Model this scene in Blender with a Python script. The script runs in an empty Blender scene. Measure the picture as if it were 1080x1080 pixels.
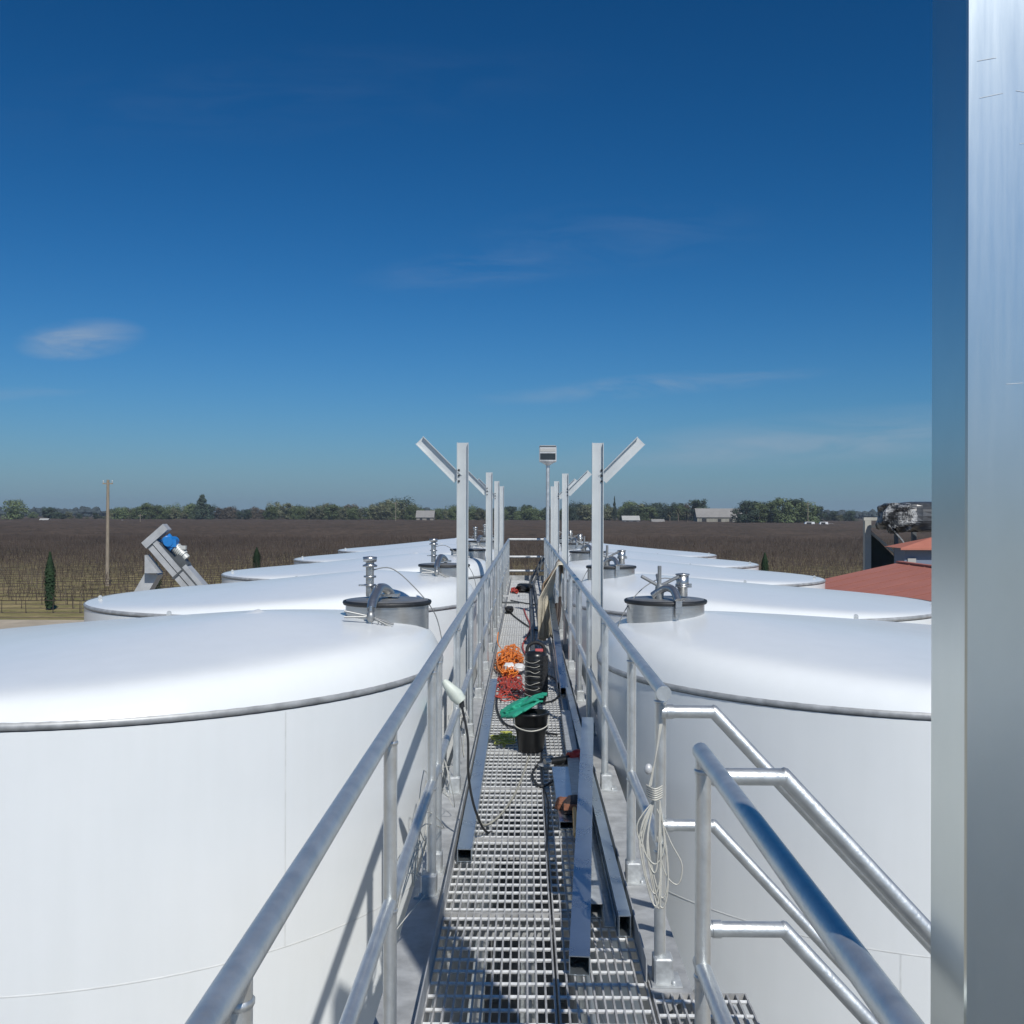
import bpy, math, random
from mathutils import Vector, Matrix, Euler
random.seed(7)
R = math.radians
PI = math.pi
scene = bpy.context.scene
col = scene.collection
CAMZ = 1.72          # eye height above the walkway grating (z = 0)
GZ = -5.28           # yard level
F = 1080.0
def at(px, py, Y):
    """photo pixel -> world point at the measured distance Y"""
    return Vector(((px - 554.0) / F * Y, Y, CAMZ - (py - 539.0) / F * Y))

# ------------------------------------------------------------------ mesh builder
def basis(d):
    d = d.normalized()
    up = Vector((0, 0, 1)) if abs(d.z) < 0.95 else Vector((0, 1, 0))
    s = d.cross(up).normalized()
    u = s.cross(d).normalized()
    return d, s, u
class MB:
    def __init__(s):
        s.v = []; s.f = []; s.sm = []; s.mi = []
    def add(s, vs, fs, smooth=False, mi=0):
        o = len(s.v)
        s.v += [tuple(a) for a in vs]
        for f in fs:
            s.f.append(tuple(i + o for i in f)); s.sm.append(smooth); s.mi.append(mi)
    def box(s, c, size, rot=None, mi=0):
        c = Vector(c); hx, hy, hz = size[0] / 2, size[1] / 2, size[2] / 2
        M = rot if rot is not None else Matrix.Identity(3)
        vs = [c + M @ Vector((x * hx, y * hy, z * hz)) for x in (-1, 1) for y in (-1, 1) for z in (-1, 1)]
        s.add(vs, [(0, 1, 3, 2), (4, 6, 7, 5), (0, 4, 5, 1), (2, 3, 7, 6), (0, 2, 6, 4), (1, 5, 7, 3)], mi=mi)
        return s
    def bevbox(s, c, size, b=0.01, rot=None, mi=0):
        """box with chamfered vertical and horizontal edges"""
        c = Vector(c); hx, hy, hz = size[0] / 2, size[1] / 2, size[2] / 2
        M = rot if rot is not None else Matrix.Identity(3)
        rings = []
        for z, k in ((-hz, b), (-hz + b, 0), (hz - b, 0), (hz, b)):
            X, Y = hx - k, hy - k
            rings.append([(-X + b, -Y, z), (X - b, -Y, z), (X, -Y + b, z), (X, Y - b, z), (X - b, Y, z), (-X + b, Y, z), (-X, Y - b, z), (-X, -Y + b, z)])
        vs = [c + M @ Vector(p) for r in rings for p in r]
        fs = [tuple(range(7, -1, -1)), tuple(range(24, 32))]
        for k in range(3):
            for i in range(8):
                j = (i + 1) % 8
                fs.append((k * 8 + i, k * 8 + j, k * 8 + 8 + j, k * 8 + 8 + i))
        s.add(vs, fs, mi=mi); return s
    def bar(s, p0, p1, w, h, mi=0):
        p0 = Vector(p0); p1 = Vector(p1); d, sd, u = basis(p1 - p0)
        vs = []
        for p in (p0, p1):
            for a, b in ((-1, -1), (1, -1), (1, 1), (-1, 1)):
                vs.append(p + sd * (a * w / 2) + u * (b * h / 2))
        s.add(vs, [(3, 2, 1, 0), (4, 5, 6, 7), (0, 1, 5, 4), (1, 2, 6, 5), (2, 3, 7, 6), (3, 0, 4, 7)], mi=mi)
        return s
    def sqtube(s, p0, p1, w, h, t=0.004):
        """open square tube with real walls"""
        p0 = Vector(p0); p1 = Vector(p1); d, sd, u = basis(p1 - p0)
        vs = []
        for p in (p0, p1):
            for k in (0, t):
                for a, b in ((-1, -1), (1, -1), (1, 1), (-1, 1)):
                    vs.append(p + sd * (a * (w / 2 - k)) + u * (b * (h / 2 - k)))
        fs = []
        for i in range(4):
            j = (i + 1) % 4
            fs += [(i, j, 8 + j, 8 + i), (4 + j, 4 + i, 12 + i, 12 + j), (j, i, 4 + i, 4 + j), (8 + i, 8 + j, 12 + j, 12 + i)]
        s.add(vs, fs); return s
    def channel(s, p0, p1, w, h, t, side, out):
        """C channel: web w wide across 'side', flanges h deep along 'out'"""
        p0 = Vector(p0); p1 = Vector(p1); side = Vector(side); out = Vector(out)
        prof = [(-w/2, 0), (-w/2, h), (-w/2 + t, h), (-w/2 + t, t), (w/2 - t, t), (w/2 - t, h), (w/2, h), (w/2, 0)]
        vs = [p + side * a + out * b for p in (p0, p1) for a, b in prof]
        n = 8
        fs = [(i, (i + 1) % n, n + (i + 1) % n, n + i) for i in range(n)]
        for o in (0, 8):
            for q in ((0, 1, 2, 3), (0, 3, 4, 7), (4, 5, 6, 7)):
                fs.append(tuple(o + i for i in (q if o else q[::-1])))
        s.add(vs, fs); return s
    def tube(s, pts, r, seg=10, cap=True, mi=0, closed=False):
        pts = [Vector(p) for p in pts]; n = len(pts)
        rr = r if isinstance(r, (list, tuple)) else [r] * n
        vs = []; side = None
        for i, p in enumerate(pts):
            if closed: t = pts[(i + 1) % n] - pts[i - 1]
            elif i == 0: t = pts[1] - p
            elif i == n - 1: t = p - pts[i - 1]
            else: t = (pts[i + 1] - p).normalized() + (p - pts[i - 1]).normalized()
            if t.length < 1e-9: t = Vector((0, 0, 1))
            t.normalize()
            if side is None: _, side, _u = basis(t)
            side = (side - t * side.dot(t))
            if side.length < 1e-6: _, side, _u = basis(t)
            side.normalize(); u = side.cross(t)
            k = 1.0
            if 0 < i < n - 1:
                a = (pts[i + 1] - p).normalized().dot((p - pts[i - 1]).normalized())
                k = 1 / max(0.6, math.sqrt(max(0.0, (1 + a) / 2)))
            for j in range(seg):
                ang = 2 * PI * j / seg
                vs.append(p + (side * math.cos(ang) + u * math.sin(ang)) * rr[i] * (k if k < 1.3 else 1.1))
        fs = []
        for i in range(n if closed else n - 1):
            i2 = (i + 1) % n
            for j in range(seg):
                j2 = (j + 1) % seg
                fs.append((i * seg + j, i * seg + j2, i2 * seg + j2, i2 * seg + j))
        s.add(vs, fs, True, mi)
        if cap and not closed:
            s.add(vs[:seg], [tuple(range(seg - 1, -1, -1))], mi=mi); s.add(vs[-seg:], [tuple(range(seg))], mi=mi)
        return s
    def lathe(s, prof, c=(0, 0, 0), seg=24, rot=None, mi=0, smooth=True, cap=False):
        c = Vector(c); M = rot if rot is not None else Matrix.Identity(3)
        vs = [c + M @ Vector((r * math.cos(2 * PI * j / seg), r * math.sin(2 * PI * j / seg), z)) for r, z in prof for j in range(seg)]
        fs = []
        for i in range(len(prof) - 1):
            for j in range(seg):
                j2 = (j + 1) % seg
                fs.append((i * seg + j, i * seg + j2, (i + 1) * seg + j2, (i + 1) * seg + j))
        s.add(vs, fs, smooth, mi)
        if cap:
            s.add(vs[:seg], [tuple(range(seg - 1, -1, -1))], mi=mi); s.add(vs[-seg:], [tuple(range(seg))], mi=mi)
        return s
    def blob(s, c, rad, seg=10, rings=6, jit=0.0, mi=0, rot=None):
        c = Vector(c); M = rot if rot is not None else Matrix.Identity(3)
        vs = []
        for i in range(rings + 1):
            th = PI * i / rings
            for j in range(seg):
                ph = 2 * PI * j / seg
                k = 1 + random.uniform(-jit, jit)
                vs.append(c + M @ Vector((rad[0] * math.sin(th) * math.cos(ph) * k, rad[1] * math.sin(th) * math.sin(ph) * k, rad[2] * math.cos(th) * k)))
        fs = []
        for i in range(rings):
            for j in range(seg):
                j2 = (j + 1) % seg
                fs.append((i * seg + j, (i + 1) * seg + j, (i + 1) * seg + j2, i * seg + j2))
        s.add(vs, fs, True, mi); return s
    def build(s, name, mat, parent=None):
        me = bpy.data.meshes.new(name)
        me.from_pydata(s.v, [], s.f)
        for m in (mat if isinstance(mat, (list, tuple)) else [mat]): me.materials.append(m)
        me.polygons.foreach_set('use_smooth', s.sm)
        me.polygons.foreach_set('material_index', s.mi)
        me.update()
        o = bpy.data.objects.new(name, me); col.objects.link(o)
        if parent is not None: o.parent = parent
        return o
def tag(o, label=None, cat=None, group=None, kind=None):
    if label: o['label'] = label
    if cat: o['category'] = cat
    if group: o['group'] = group
    if kind: o['kind'] = kind
    return o
def thing(name, label, cat, loc=(0, 0, 0), group=None, rz=0.0):
    o = bpy.data.objects.new(name, None); col.objects.link(o)
    o.empty_display_size = 0.1
    o.location = loc; o.rotation_euler = (0, 0, rz)
    return tag(o, label, cat, group)
def copy_tree(o, parent=None):
    c = o.copy(); col.objects.link(c); c.parent = parent
    for ch in list(kids.get(o.name, [])) if False else [x for x in o.children]:
        copy_tree(ch, c)
    return c
kids = {}
def spline(pts, n=8):
    P = [Vector(p) for p in pts]; out = []
    for i in range(len(P) - 1):
        p0 = P[max(i - 1, 0)]; p1 = P[i]; p2 = P[i + 1]; p3 = P[min(i + 2, len(P) - 1)]
        for k in range(n):
            t = k / n
            out.append(0.5 * ((2 * p1) + (-p0 + p2) * t + (2 * p0 - 5 * p1 + 4 * p2 - p3) * t * t + (-p0 + 3 * p1 - 3 * p2 + p3) * t ** 3))
    out.append(P[-1]); return out
def rotm(x=0, y=0, z=0): return Euler((R(x), R(y), R(z))).to_matrix()

# ------------------------------------------------------------------ materials
def newmat(name):
    m = bpy.data.materials.new(name); m.use_nodes = True
    nt = m.node_tree; b = nt.nodes['Principled BSDF']
    return m, nt, b
def noise(nt, scale, detail=4, rough=0.6, vec=None, stretch=None, coord='Object'):
    tc = nt.nodes.new('ShaderNodeTexCoord'); n = nt.nodes.new('ShaderNodeTexNoise')
    n.inputs['Scale'].default_value = scale; n.inputs['Detail'].default_value = detail; n.inputs['Roughness'].default_value = rough
    if stretch:
        mp = nt.nodes.new('ShaderNodeMapping'); mp.inputs['Scale'].default_value = stretch
        nt.links.new(tc.outputs[coord], mp.inputs['Vector']); nt.links.new(mp.outputs['Vector'], n.inputs['Vector'])
    else: nt.links.new(tc.outputs[coord], n.inputs['Vector'])
    return n
def ramp(nt, src, stops):
    r = nt.nodes.new('ShaderNodeValToRGB'); e = r.color_ramp.elements
    while len(e) < len(stops): e.new(0.5)
    for el, (p, c) in zip(e, stops):
        el.position = p; el.color = (*c, 1) if len(c) == 3 else c
    nt.links.new(src, r.inputs['Fac']); return r
def simple(name, colr, rough=0.5, metal=0.0, var=0.12, scale=8, bump=0.0, stretch=None, bscale=None, spec=None, coat=0):
    m, nt, b = newmat(name)
    n = noise(nt, scale, 5, 0.6, stretch=stretch)
    c0 = tuple(max(0, x * (1 - var)) for x in colr); c1 = tuple(min(1, x * (1 + var)) for x in colr)
    r = ramp(nt, n.outputs['Fac'], [(0.3, c0), (0.7, c1)])
    nt.links.new(r.outputs['Color'], b.inputs['Base Color'])
    b.inputs['Metallic'].default_value = metal
    mr = nt.nodes.new('ShaderNodeMapRange')
    mr.inputs['To Min'].default_value = max(0.02, rough * 0.75); mr.inputs['To Max'].default_value = min(1, rough * 1.3)
    nt.links.new(n.outputs['Fac'], mr.inputs['Value']); nt.links.new(mr.outputs['Result'], b.inputs['Roughness'])
    if coat: b.inputs['Coat Weight'].default_value = coat
    if bump:
        n2 = noise(nt, bscale or scale * 4, 4, 0.6, stretch=stretch)
        bp = nt.nodes.new('ShaderNodeBump'); bp.inputs['Strength'].default_value = bump; bp.inputs['Distance'].default_value = 0.01
        nt.links.new(n2.outputs['Fac'], bp.inputs['Height']); nt.links.new(bp.outputs['Normal'], b.inputs['Normal'])
    return m
M = {}
# tank enamel: white paint, faint runs of dirt and slightly wavy sheet
def tank_white():
    m, nt, b = newmat('tank_white')
    n = noise(nt, 0.9, 5, 0.65); n2 = noise(nt, 2.2, 6, 0.7, stretch=(3, 3, 0.25))
    r = ramp(nt, n.outputs['Fac'], [(0.3, (0.75, 0.78, 0.785)), (0.7, (0.79, 0.815, 0.815))])
    r2 = ramp(nt, n2.outputs['Fac'], [(0.35, (0.975, 0.975, 0.97)), (0.6, (1, 1, 1))])
    mx = nt.nodes.new('ShaderNodeMixRGB'); mx.blend_type = 'MULTIPLY'; mx.inputs[0].default_value = 0.8
    nt.links.new(r.outputs[0], mx.inputs[1]); nt.links.new(r2.outputs[0], mx.inputs[2]); nt.links.new(mx.outputs[0], b.inputs['Base Color'])
    b.inputs['Roughness'].default_value = 0.24
    n3 = noise(nt, 1.3, 2, 0.5)
    bp = nt.nodes.new('ShaderNodeBump'); bp.inputs['Strength'].default_value = 0.12; bp.inputs['Distance'].default_value = 0.05
    nt.links.new(n3.outputs['Fac'], bp.inputs['Height']); nt.links.new(bp.outputs['Normal'], b.inputs['Normal'])
    return m
M['tank'] = tank_white()
M['alu'] = simple('brushed_aluminium', (0.66, 0.68, 0.67), 0.42, 0.8, 0.12, 14, 0.15, bscale=60)
M['galv'] = simple('galvanised_steel', (0.50, 0.52, 0.52), 0.5, 0.5, 0.22, 22, 0.15, bscale=50)
M['galv_plate'] = simple('dull_galvanised_plate', (0.40, 0.41, 0.41), 0.6, 0.2, 0.25, 9, 0.1)
M['grate'] = simple('grating_steel', (0.42, 0.42, 0.41), 0.5, 0.2, 0.35, 12)
M['rod'] = simple('grating_cross_rod', (0.72, 0.73, 0.72), 0.35, 0.15, 0.2, 40)
M['grate_dark'] = simple('grating_edge_steel', (0.22, 0.23, 0.24), 0.5, 0.7, 0.3, 12)
M['stainless'] = simple('stainless_steel', (0.52, 0.52, 0.51), 0.3, 0.9, 0.1, 12, 0.08, stretch=(1, 1, 6))
M['lidsteel'] = simple('lid_steel', (0.34, 0.345, 0.34), 0.45, 0.75, 0.1, 12)
M['channel'] = simple('mill_finish_channel', (0.60, 0.62, 0.61), 0.45, 0.5, 0.06, 3, 0.1)
M['rimband'] = simple('tank_weld_band', (0.40, 0.41, 0.41), 0.5, 0.35, 0.25, 12)
M['seam'] = simple('paint_over_weld', (0.68, 0.70, 0.69), 0.4, 0.0, 0.1, 10)
M['rubber'] = simple('black_rubber', (0.018, 0.02, 0.022), 0.5, 0.0, 0.3, 20, 0.2)
M['black'] = simple('black_fabric', (0.014, 0.015, 0.017), 0.65, 0.0, 0.5, 25, 0.5, bscale=80)
M['blackplastic'] = simple('black_plastic', (0.012, 0.013, 0.014), 0.3, 0.0, 0.3, 18)
M['green'] = simple('green_glove_rubber', (0.02, 0.30, 0.19), 0.55, 0.0, 0.2, 20, 0.3)
M['orange'] = simple('orange_cable', (0.75, 0.22, 0.03), 0.45, 0.0, 0.2, 20)
M['red'] = simple('red_hose', (0.42, 0.06, 0.04), 0.45, 0.0, 0.25, 20)
M['redtool'] = simple('red_tool_plastic', (0.35, 0.02, 0.015), 0.4, 0.0, 0.2, 20)
M['rust'] = simple('brown_leather', (0.24, 0.10, 0.055), 0.7, 0.0, 0.35, 24, 0.4)
M['darkleather'] = simple('dark_leather', (0.035, 0.025, 0.022), 0.6, 0.0, 0.35, 24, 0.4)
M['wood'] = simple('hammer_wood', (0.62, 0.38, 0.14), 0.5, 0.0, 0.2, 10, stretch=(8, 8, 1))
M['yellow'] = simple('yellow_green_cord', (0.42, 0.44, 0.10), 0.5, 0.0, 0.2, 20)
M['whiterag'] = simple('white_rag', (0.72, 0.72, 0.70), 0.8, 0.0, 0.12, 18, 0.3)
M['cream'] = simple('cream_cloth', (0.62, 0.57, 0.45), 0.85, 0.0, 0.15, 16, 0.4)
M['tan'] = simple('tan_jacket_cloth', (0.33, 0.24, 0.155), 0.85, 0.0, 0.2, 16, 0.4)
M['wire'] = simple('pale_wire', (0.55, 0.54, 0.48), 0.5, 0.2, 0.12, 20)
M['thinwire'] = simple('thin_grey_wire', (0.22, 0.23, 0.23), 0.5, 0.3, 0.15, 20)
M['lamphead'] = simple('pale_lamp_plastic', (0.58, 0.63, 0.56), 0.45, 0.0, 0.1, 18)
M['greycord'] = simple('grey_rope', (0.34, 0.33, 0.28), 0.6, 0.0, 0.15, 20)
M['glass'] = simple('lamp_glass', (0.03, 0.035, 0.04), 0.08, 0.0, 0.1, 4)
M['lamptrim'] = simple('lamp_light_trim', (0.55, 0.56, 0.56), 0.4, 0.2, 0.1, 12)
M['blue'] = simple('blue_gearbox_paint', (0.02, 0.19, 0.52), 0.35, 0.0, 0.1, 10)
M['motorgrey'] = simple('pale_motor_paint', (0.52, 0.53, 0.50), 0.4, 0.1, 0.1, 10)
M['convsteel'] = simple('conveyor_sheet_steel', (0.48, 0.49, 0.49), 0.45, 0.3, 0.15, 3)
M['convdark'] = simple('conveyor_dark_steel', (0.10, 0.11, 0.115), 0.5, 0.3, 0.2, 3)
M['wallblue'] = simple('blue_grey_wall_panel', (0.16, 0.20, 0.27), 0.6, 0.0, 0.1, 2)
M['wallcream'] = simple('plastered_wall', (0.25, 0.23, 0.20), 0.8, 0.0, 0.15, 2)
M['beige'] = simple('beige_steel_paint', (0.42, 0.42, 0.38), 0.6, 0.0, 0.12, 2)
M['tarp'] = simple('black_silver_tarp', (0.06, 0.065, 0.07), 0.35, 0.0, 0.6, 1.2, 0.5, bscale=3)
def tarp_mat():
    m, nt, b = newmat('silver_black_tarp')
    n = noise(nt, 1.6, 4, 0.7, stretch=(1.6, 1.6, .8))
    r = ramp(nt, n.outputs['Fac'], [(0.47, (0.03, 0.033, 0.036)), (0.56, (0.30, 0.31, 0.31))])
    nt.links.new(r.outputs[0], b.inputs['Base Color']); b.inputs['Roughness'].default_value = .4
    n2 = noise(nt, 5, 3, .6); bp = nt.nodes.new('ShaderNodeBump'); bp.inputs['Distance'].default_value = .1; nt.links.new(n2.outputs['Fac'], bp.inputs['Height']); nt.links.new(bp.outputs['Normal'], b.inputs['Normal'])
    return m
M['tarpsilver'] = tarp_mat()
M['housewhite'] = simple('white_house_paint', (0.40, 0.40, 0.38), 0.7, 0.0, 0.1, 0.3)
M['housegrey'] = simple('pale_metal_roof', (0.26, 0.25, 0.235), 0.6, 0.0, 0.1, 0.3)
M['barnwall'] = simple('barn_boards', (0.26, 0.25, 0.21), 0.8, 0.0, 0.3, 0.6, stretch=(1, 1, 0.2))
M['dark'] = simple('dark_opening', (0.02, 0.02, 0.022), 0.6, 0.0, 0.2, 2)
M['wood_pole'] = simple('weathered_pole_wood', (0.26, 0.22, 0.17), 0.85, 0.0, 0.25, 4, stretch=(4, 4, 0.5))
M['bark'] = simple('tree_bark', (0.10, 0.08, 0.06), 0.9, 0.0, 0.3, 3)
M['carwhite'] = simple('white_car_paint', (0.75, 0.75, 0.75), 0.25, 0.0, 0.05, 1)
M['vine'] = simple('bare_vine_canes', (0.056, 0.041, 0.033), 0.9, 0.0, 0.5, 0.09)
M['vine_post'] = simple('vine_post_wood', (0.12, 0.10, 0.08), 0.9, 0.0, 0.2, 1)
M['hill'] = simple('far_wood_foliage', (0.035, 0.05, 0.05), 0.9, 0.0, 0.35, 0.02)

def foliage(name, c0, c1, sc=0.4):
    m, nt, b = newmat(name)
    n = noise(nt, sc, 4, 0.7)
    r = ramp(nt, n.outputs['Fac'], [(0.32, c0), (0.68, c1)])
    oi = nt.nodes.new('ShaderNodeObjectInfo'); mr = nt.nodes.new('ShaderNodeMapRange')
    mr.inputs['To Min'].default_value = 0.7; mr.inputs['To Max'].default_value = 1.3
    nt.links.new(oi.outputs['Random'], mr.inputs['Value'])
    hs = nt.nodes.new('ShaderNodeHueSaturation'); nt.links.new(mr.outputs[0], hs.inputs['Value']); nt.links.new(r.outputs[0], hs.inputs['Color'])
    nt.links.new(hs.outputs[0], b.inputs['Base Color']); b.inputs['Roughness'].default_value = 0.8
    b.inputs['Specular IOR Level'].default_value = 0.2
    return m
M['leaf_green'] = foliage('broadleaf_foliage', (0.06, 0.085, 0.04), (0.13, 0.165, 0.075))
M['leaf_olive'] = foliage('olive_foliage', (0.09, 0.10, 0.06), (0.17, 0.18, 0.105))
M['leaf_dark'] = foliage('dark_foliage', (0.028, 0.042, 0.032), (0.06, 0.085, 0.055))
M['leaf_brown'] = foliage('half_bare_foliage', (0.085, 0.075, 0.06), (0.14, 0.12, 0.09))
M['leaf_cypress'] = foliage('cypress_foliage', (0.012, 0.028, 0.014), (0.03, 0.055, 0.025), 2)
M['leaf_palm'] = foliage('palm_foliage', (0.06, 0.07, 0.04), (0.14, 0.13, 0.08))

def panel_mat():
    m, nt, b = newmat('polished_sheet_steel')
    b.inputs['Metallic'].default_value = 1.0
    n = noise(nt, 2.6, 6, 0.65, stretch=(1, 1, 0.8)); n2 = noise(nt, 70, 6, 0.75, stretch=(1, 1, .05))
    r = ramp(nt, n.outputs['Fac'], [(0.3, (0.66, 0.70, 0.675)), (0.7, (0.74, 0.775, 0.745))])
    nt.links.new(r.outputs[0], b.inputs['Base Color'])
    r2 = ramp(nt, n2.outputs['Fac'], [(0.2, (0.27,) * 3), (0.8, (0.33,) * 3)])
    nt.links.new(r2.outputs[0], b.inputs['Roughness'])
    n3 = noise(nt, 120, 3, 0.6, stretch=(1, 1, 0.06))
    n4 = noise(nt, 1.8, 0, 0.5)
    b1 = nt.nodes.new('ShaderNodeBump'); b1.inputs['Strength'].default_value = 0.0; b1.inputs['Distance'].default_value = 0.001
    b2 = nt.nodes.new('ShaderNodeBump'); b2.inputs['Strength'].default_value = 0.35; b2.inputs['Distance'].default_value = 0.02
    nt.links.new(n4.outputs['Fac'], b2.inputs['Height']); nt.links.new(n3.outputs['Fac'], b1.inputs['Height'])
    nt.links.new(b2.outputs['Normal'], b1.inputs['Normal']); nt.links.new(b1.outputs['Normal'], b.inputs['Normal'])
    return m
M['panel'] = panel_mat()
def roof_mat():
    m, nt, b = newmat('red_metal_roof')
    n = noise(nt, 0.7, 5, 0.7); r = ramp(nt, n.outputs['Fac'], [(0.3, (0.38, 0.135, 0.09)), (0.7, (0.47, 0.18, 0.125))])
    nt.links.new(r.outputs[0], b.inputs['Base Color']); b.inputs['Roughness'].default_value = 0.6
    return m
M['redroof'] = roof_mat()
def field_mat():
    m, nt, b = newmat('vineyard_soil')
    tc = nt.nodes.new('ShaderNodeTexCoord'); sp = nt.nodes.new('ShaderNodeSeparateXYZ'); nt.links.new(tc.outputs['Object'], sp.inputs[0])
    # grass alleys between the vine rows (rows run along x, 3.2 m apart)
    dv = nt.nodes.new('ShaderNodeMath'); dv.operation = 'MULTIPLY'; dv.inputs[1].default_value = 1 / 3.2; nt.links.new(sp.outputs['Y'], dv.inputs[0])
    fr = nt.nodes.new('ShaderNodeMath'); fr.operation = 'FRACT'; nt.links.new(dv.outputs[0], fr.inputs[0])
    strip = ramp(nt, fr.outputs[0], [(0.12, (0, 0, 0)), (0.25, (1, 1, 1))])
    n = noise(nt, 0.35, 6, 0.75); n2 = noise(nt, 0.035, 4, 0.6); n3 = noise(nt, 1.5, 6, 0.8)
    g = ramp(nt, n.outputs['Fac'], [(0.3, (0.12, 0.125, 0.045)), (0.55, (0.28, 0.235, 0.11)), (0.75, (0.42, 0.32, 0.18))])
    s = ramp(nt, n3.outputs['Fac'], [(0.3, (0.10, 0.075, 0.055)), (0.7, (0.22, 0.165, 0.115))])
    mx = nt.nodes.new('ShaderNodeMixRGB'); nt.links.new(strip.outputs[0], mx.inputs[0]); nt.links.new(s.outputs[0], mx.inputs[1]); nt.links.new(g.outputs[0], mx.inputs[2])
    p = ramp(nt, n2.outputs['Fac'], [(0.35, (0.75, 0.75, 0.75)), (0.65, (1, 1, 1))])
    m2 = nt.nodes.new('ShaderNodeMixRGB'); m2.blend_type = 'MULTIPLY'; m2.inputs[0].default_value = 1
    yr = nt.nodes.new('ShaderNodeMapRange'); yr.inputs['From Min'].default_value = 78; yr.inputs['From Max'].default_value = 200; nt.links.new(sp.outputs['Y'], yr.inputs['Value'])
    dry = ramp(nt, n.outputs['Fac'], [(0.3, (0.075, 0.062, 0.042)), (0.7, (0.125, 0.098, 0.068))])
    m3 = nt.nodes.new('ShaderNodeMixRGB'); nt.links.new(yr.outputs[0], m3.inputs[0]); nt.links.new(mx.outputs[0], m3.inputs[1]); nt.links.new(dry.outputs[0], m3.inputs[2])
    nt.links.new(m3.outputs[0], m2.inputs[1]); nt.links.new(p.outputs[0], m2.inputs[2]); nt.links.new(m2.outputs[0], b.inputs['Base Color'])
    b.inputs['Roughness'].default_value = 0.95; b.inputs['Specular IOR Level'].default_value = 0.1
    return m
M['field'] = field_mat()
M['yard'] = simple('sandy_yard', (0.40, 0.34, 0.255), 0.9, 0.0, 0.2, 0.6, 0.2, bscale=8)
M['slab'] = simple('concrete_slab', (0.24, 0.235, 0.22), 0.85, 0.0, 0.25, 0.8, 0.2, bscale=8)

# ------------------------------------------------------------------ ground
def sheet(name, x0, x1, y0, y1, z, mat, nx=1, ny=1):
    mb = MB(); vs = []; fs = []
    for j in range(ny + 1):
        for i in range(nx + 1): vs.append((x0 + (x1 - x0) * i / nx, y0 + (y1 - y0) * j / ny, z))
    for j in range(ny):
        for i in range(nx):
            a = j * (nx + 1) + i; fs.append((a, a + 1, a + nx + 2, a + nx + 1))
    mb.add(vs, fs); o = mb.build(name, mat); tag(o, kind='structure'); return o
sheet('vineyard_ground', -2550, 2550, -1950, 2750, GZ - 0.012, M['field'], 4, 4)
sheet('yard', -120, 160, -60, 66, GZ - 0.006, M['yard'])
sheet('concrete_slab', -12, 9.2, -14, 34, GZ, M['slab'])
for_road = sheet('farm_road', -1200, 1200, 915, 921, GZ - 0.004, M['yard'])

# bare vines: too many to count, one object
def vines():
    mb = MB(); rnd = random.Random(3)
    vs = []; fs = []; mi = []
    def quad(a, b, w, k=0):
        d = b - a; s = Vector((1, 0, 0)) if abs(d.x) < abs(d.z) else Vector((0, 0, 1))
        o = len(vs); h = s * w / 2
        vs.extend([a - h, a + h, b + h * 0.6, b - h * 0.6]); fs.append((o, o + 1, o + 2, o + 3)); mi.append(k)
    y = 70.4
    while y < 250:
        half = 0.62 * y + 6; x = -half; step = 1.9 if y < 150 else 2.4
        while x < half:
            if rnd.random() > 0.05:
                jx = x + rnd.uniform(-.15, .15); b = Vector((jx, y, GZ)); t = b + Vector((rnd.uniform(-.06, .06), 0, .85))
                quad(b, t, 0.07, 0)
                for k in (-1, 1): quad(t, t + Vector((k * step / 2, 0, rnd.uniform(-.02, .08))), 0.06)
                for _ in range(8 if y < 110 else 9):
                    p = t + Vector((rnd.uniform(-step / 2, step / 2), rnd.uniform(-.05, .05), 0))
                    quad(p, p + Vector((rnd.uniform(-.35, .35), rnd.uniform(-.25, .25), rnd.uniform(.4, .95))), 0.035 if y < 120 else 0.06)
            if int((x + half) / step) % 9 == 0:
                quad(Vector((x, y - .04, GZ)), Vector((x, y - .04, GZ + 1.5)), 0.05, 1)
            x += step
        y += 3.2
    mb.add(vs, fs); mb.mi = mi[:]
    # farther rows merge into long ragged ridges of canes
    while y < 905:
        half = 0.62 * y + 10; step = 1.2 + (y - 250) / 300
        n = int(2 * half / step); v2 = []; f2 = []
        for i in range(n + 1):
            x = -half + i * step; h = 1.25 + rnd.uniform(-.3, .35)
            if rnd.random() < .03: h = .3
            v2 += [(x, y - .3, GZ + .02), (x + rnd.uniform(-.3, .3), y + rnd.uniform(-.1, .1), GZ + h), (x, y + .3, GZ + .02)]
        for i in range(n):
            a = i * 3; f2 += [(a, a + 3, a + 4, a + 1), (a + 1, a + 4, a + 5, a + 2)]
        mb.add(v2, f2); y += 3.2
    o = mb.build('bare_vines', [M['vine'], M['vine_post']])
    tag(o, 'rows of bare brown grapevines filling the flat vineyard behind the tanks', 'vineyard', kind='stuff')
vines()
# low far wood at the horizon
def farwood():
    mb = MB(); rnd = random.Random(9)
    for (x0, x1, y, h) in ((-1500, 1700, 1500, 9), (-1600, 1800, 1560, 12)):
        x = x0
        while x < x1:
            w = rnd.uniform(8, 22); hh = h * rnd.uniform(.55, 1.2)
            for k in range(7):
                cx = x + rnd.uniform(0, w); cz = GZ + rnd.uniform(0.2, .8) * hh
                mb.blob((cx, y + rnd.uniform(-12, 12), cz), (w * .3, w * .3, hh * .3), 6, 4, .25)
            x += w * .7
    o = mb.build('distant_woods', M['hill'])
    tag(o, 'low dark band of far-off woods along the horizon', 'woods', kind='stuff')
farwood()

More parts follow.
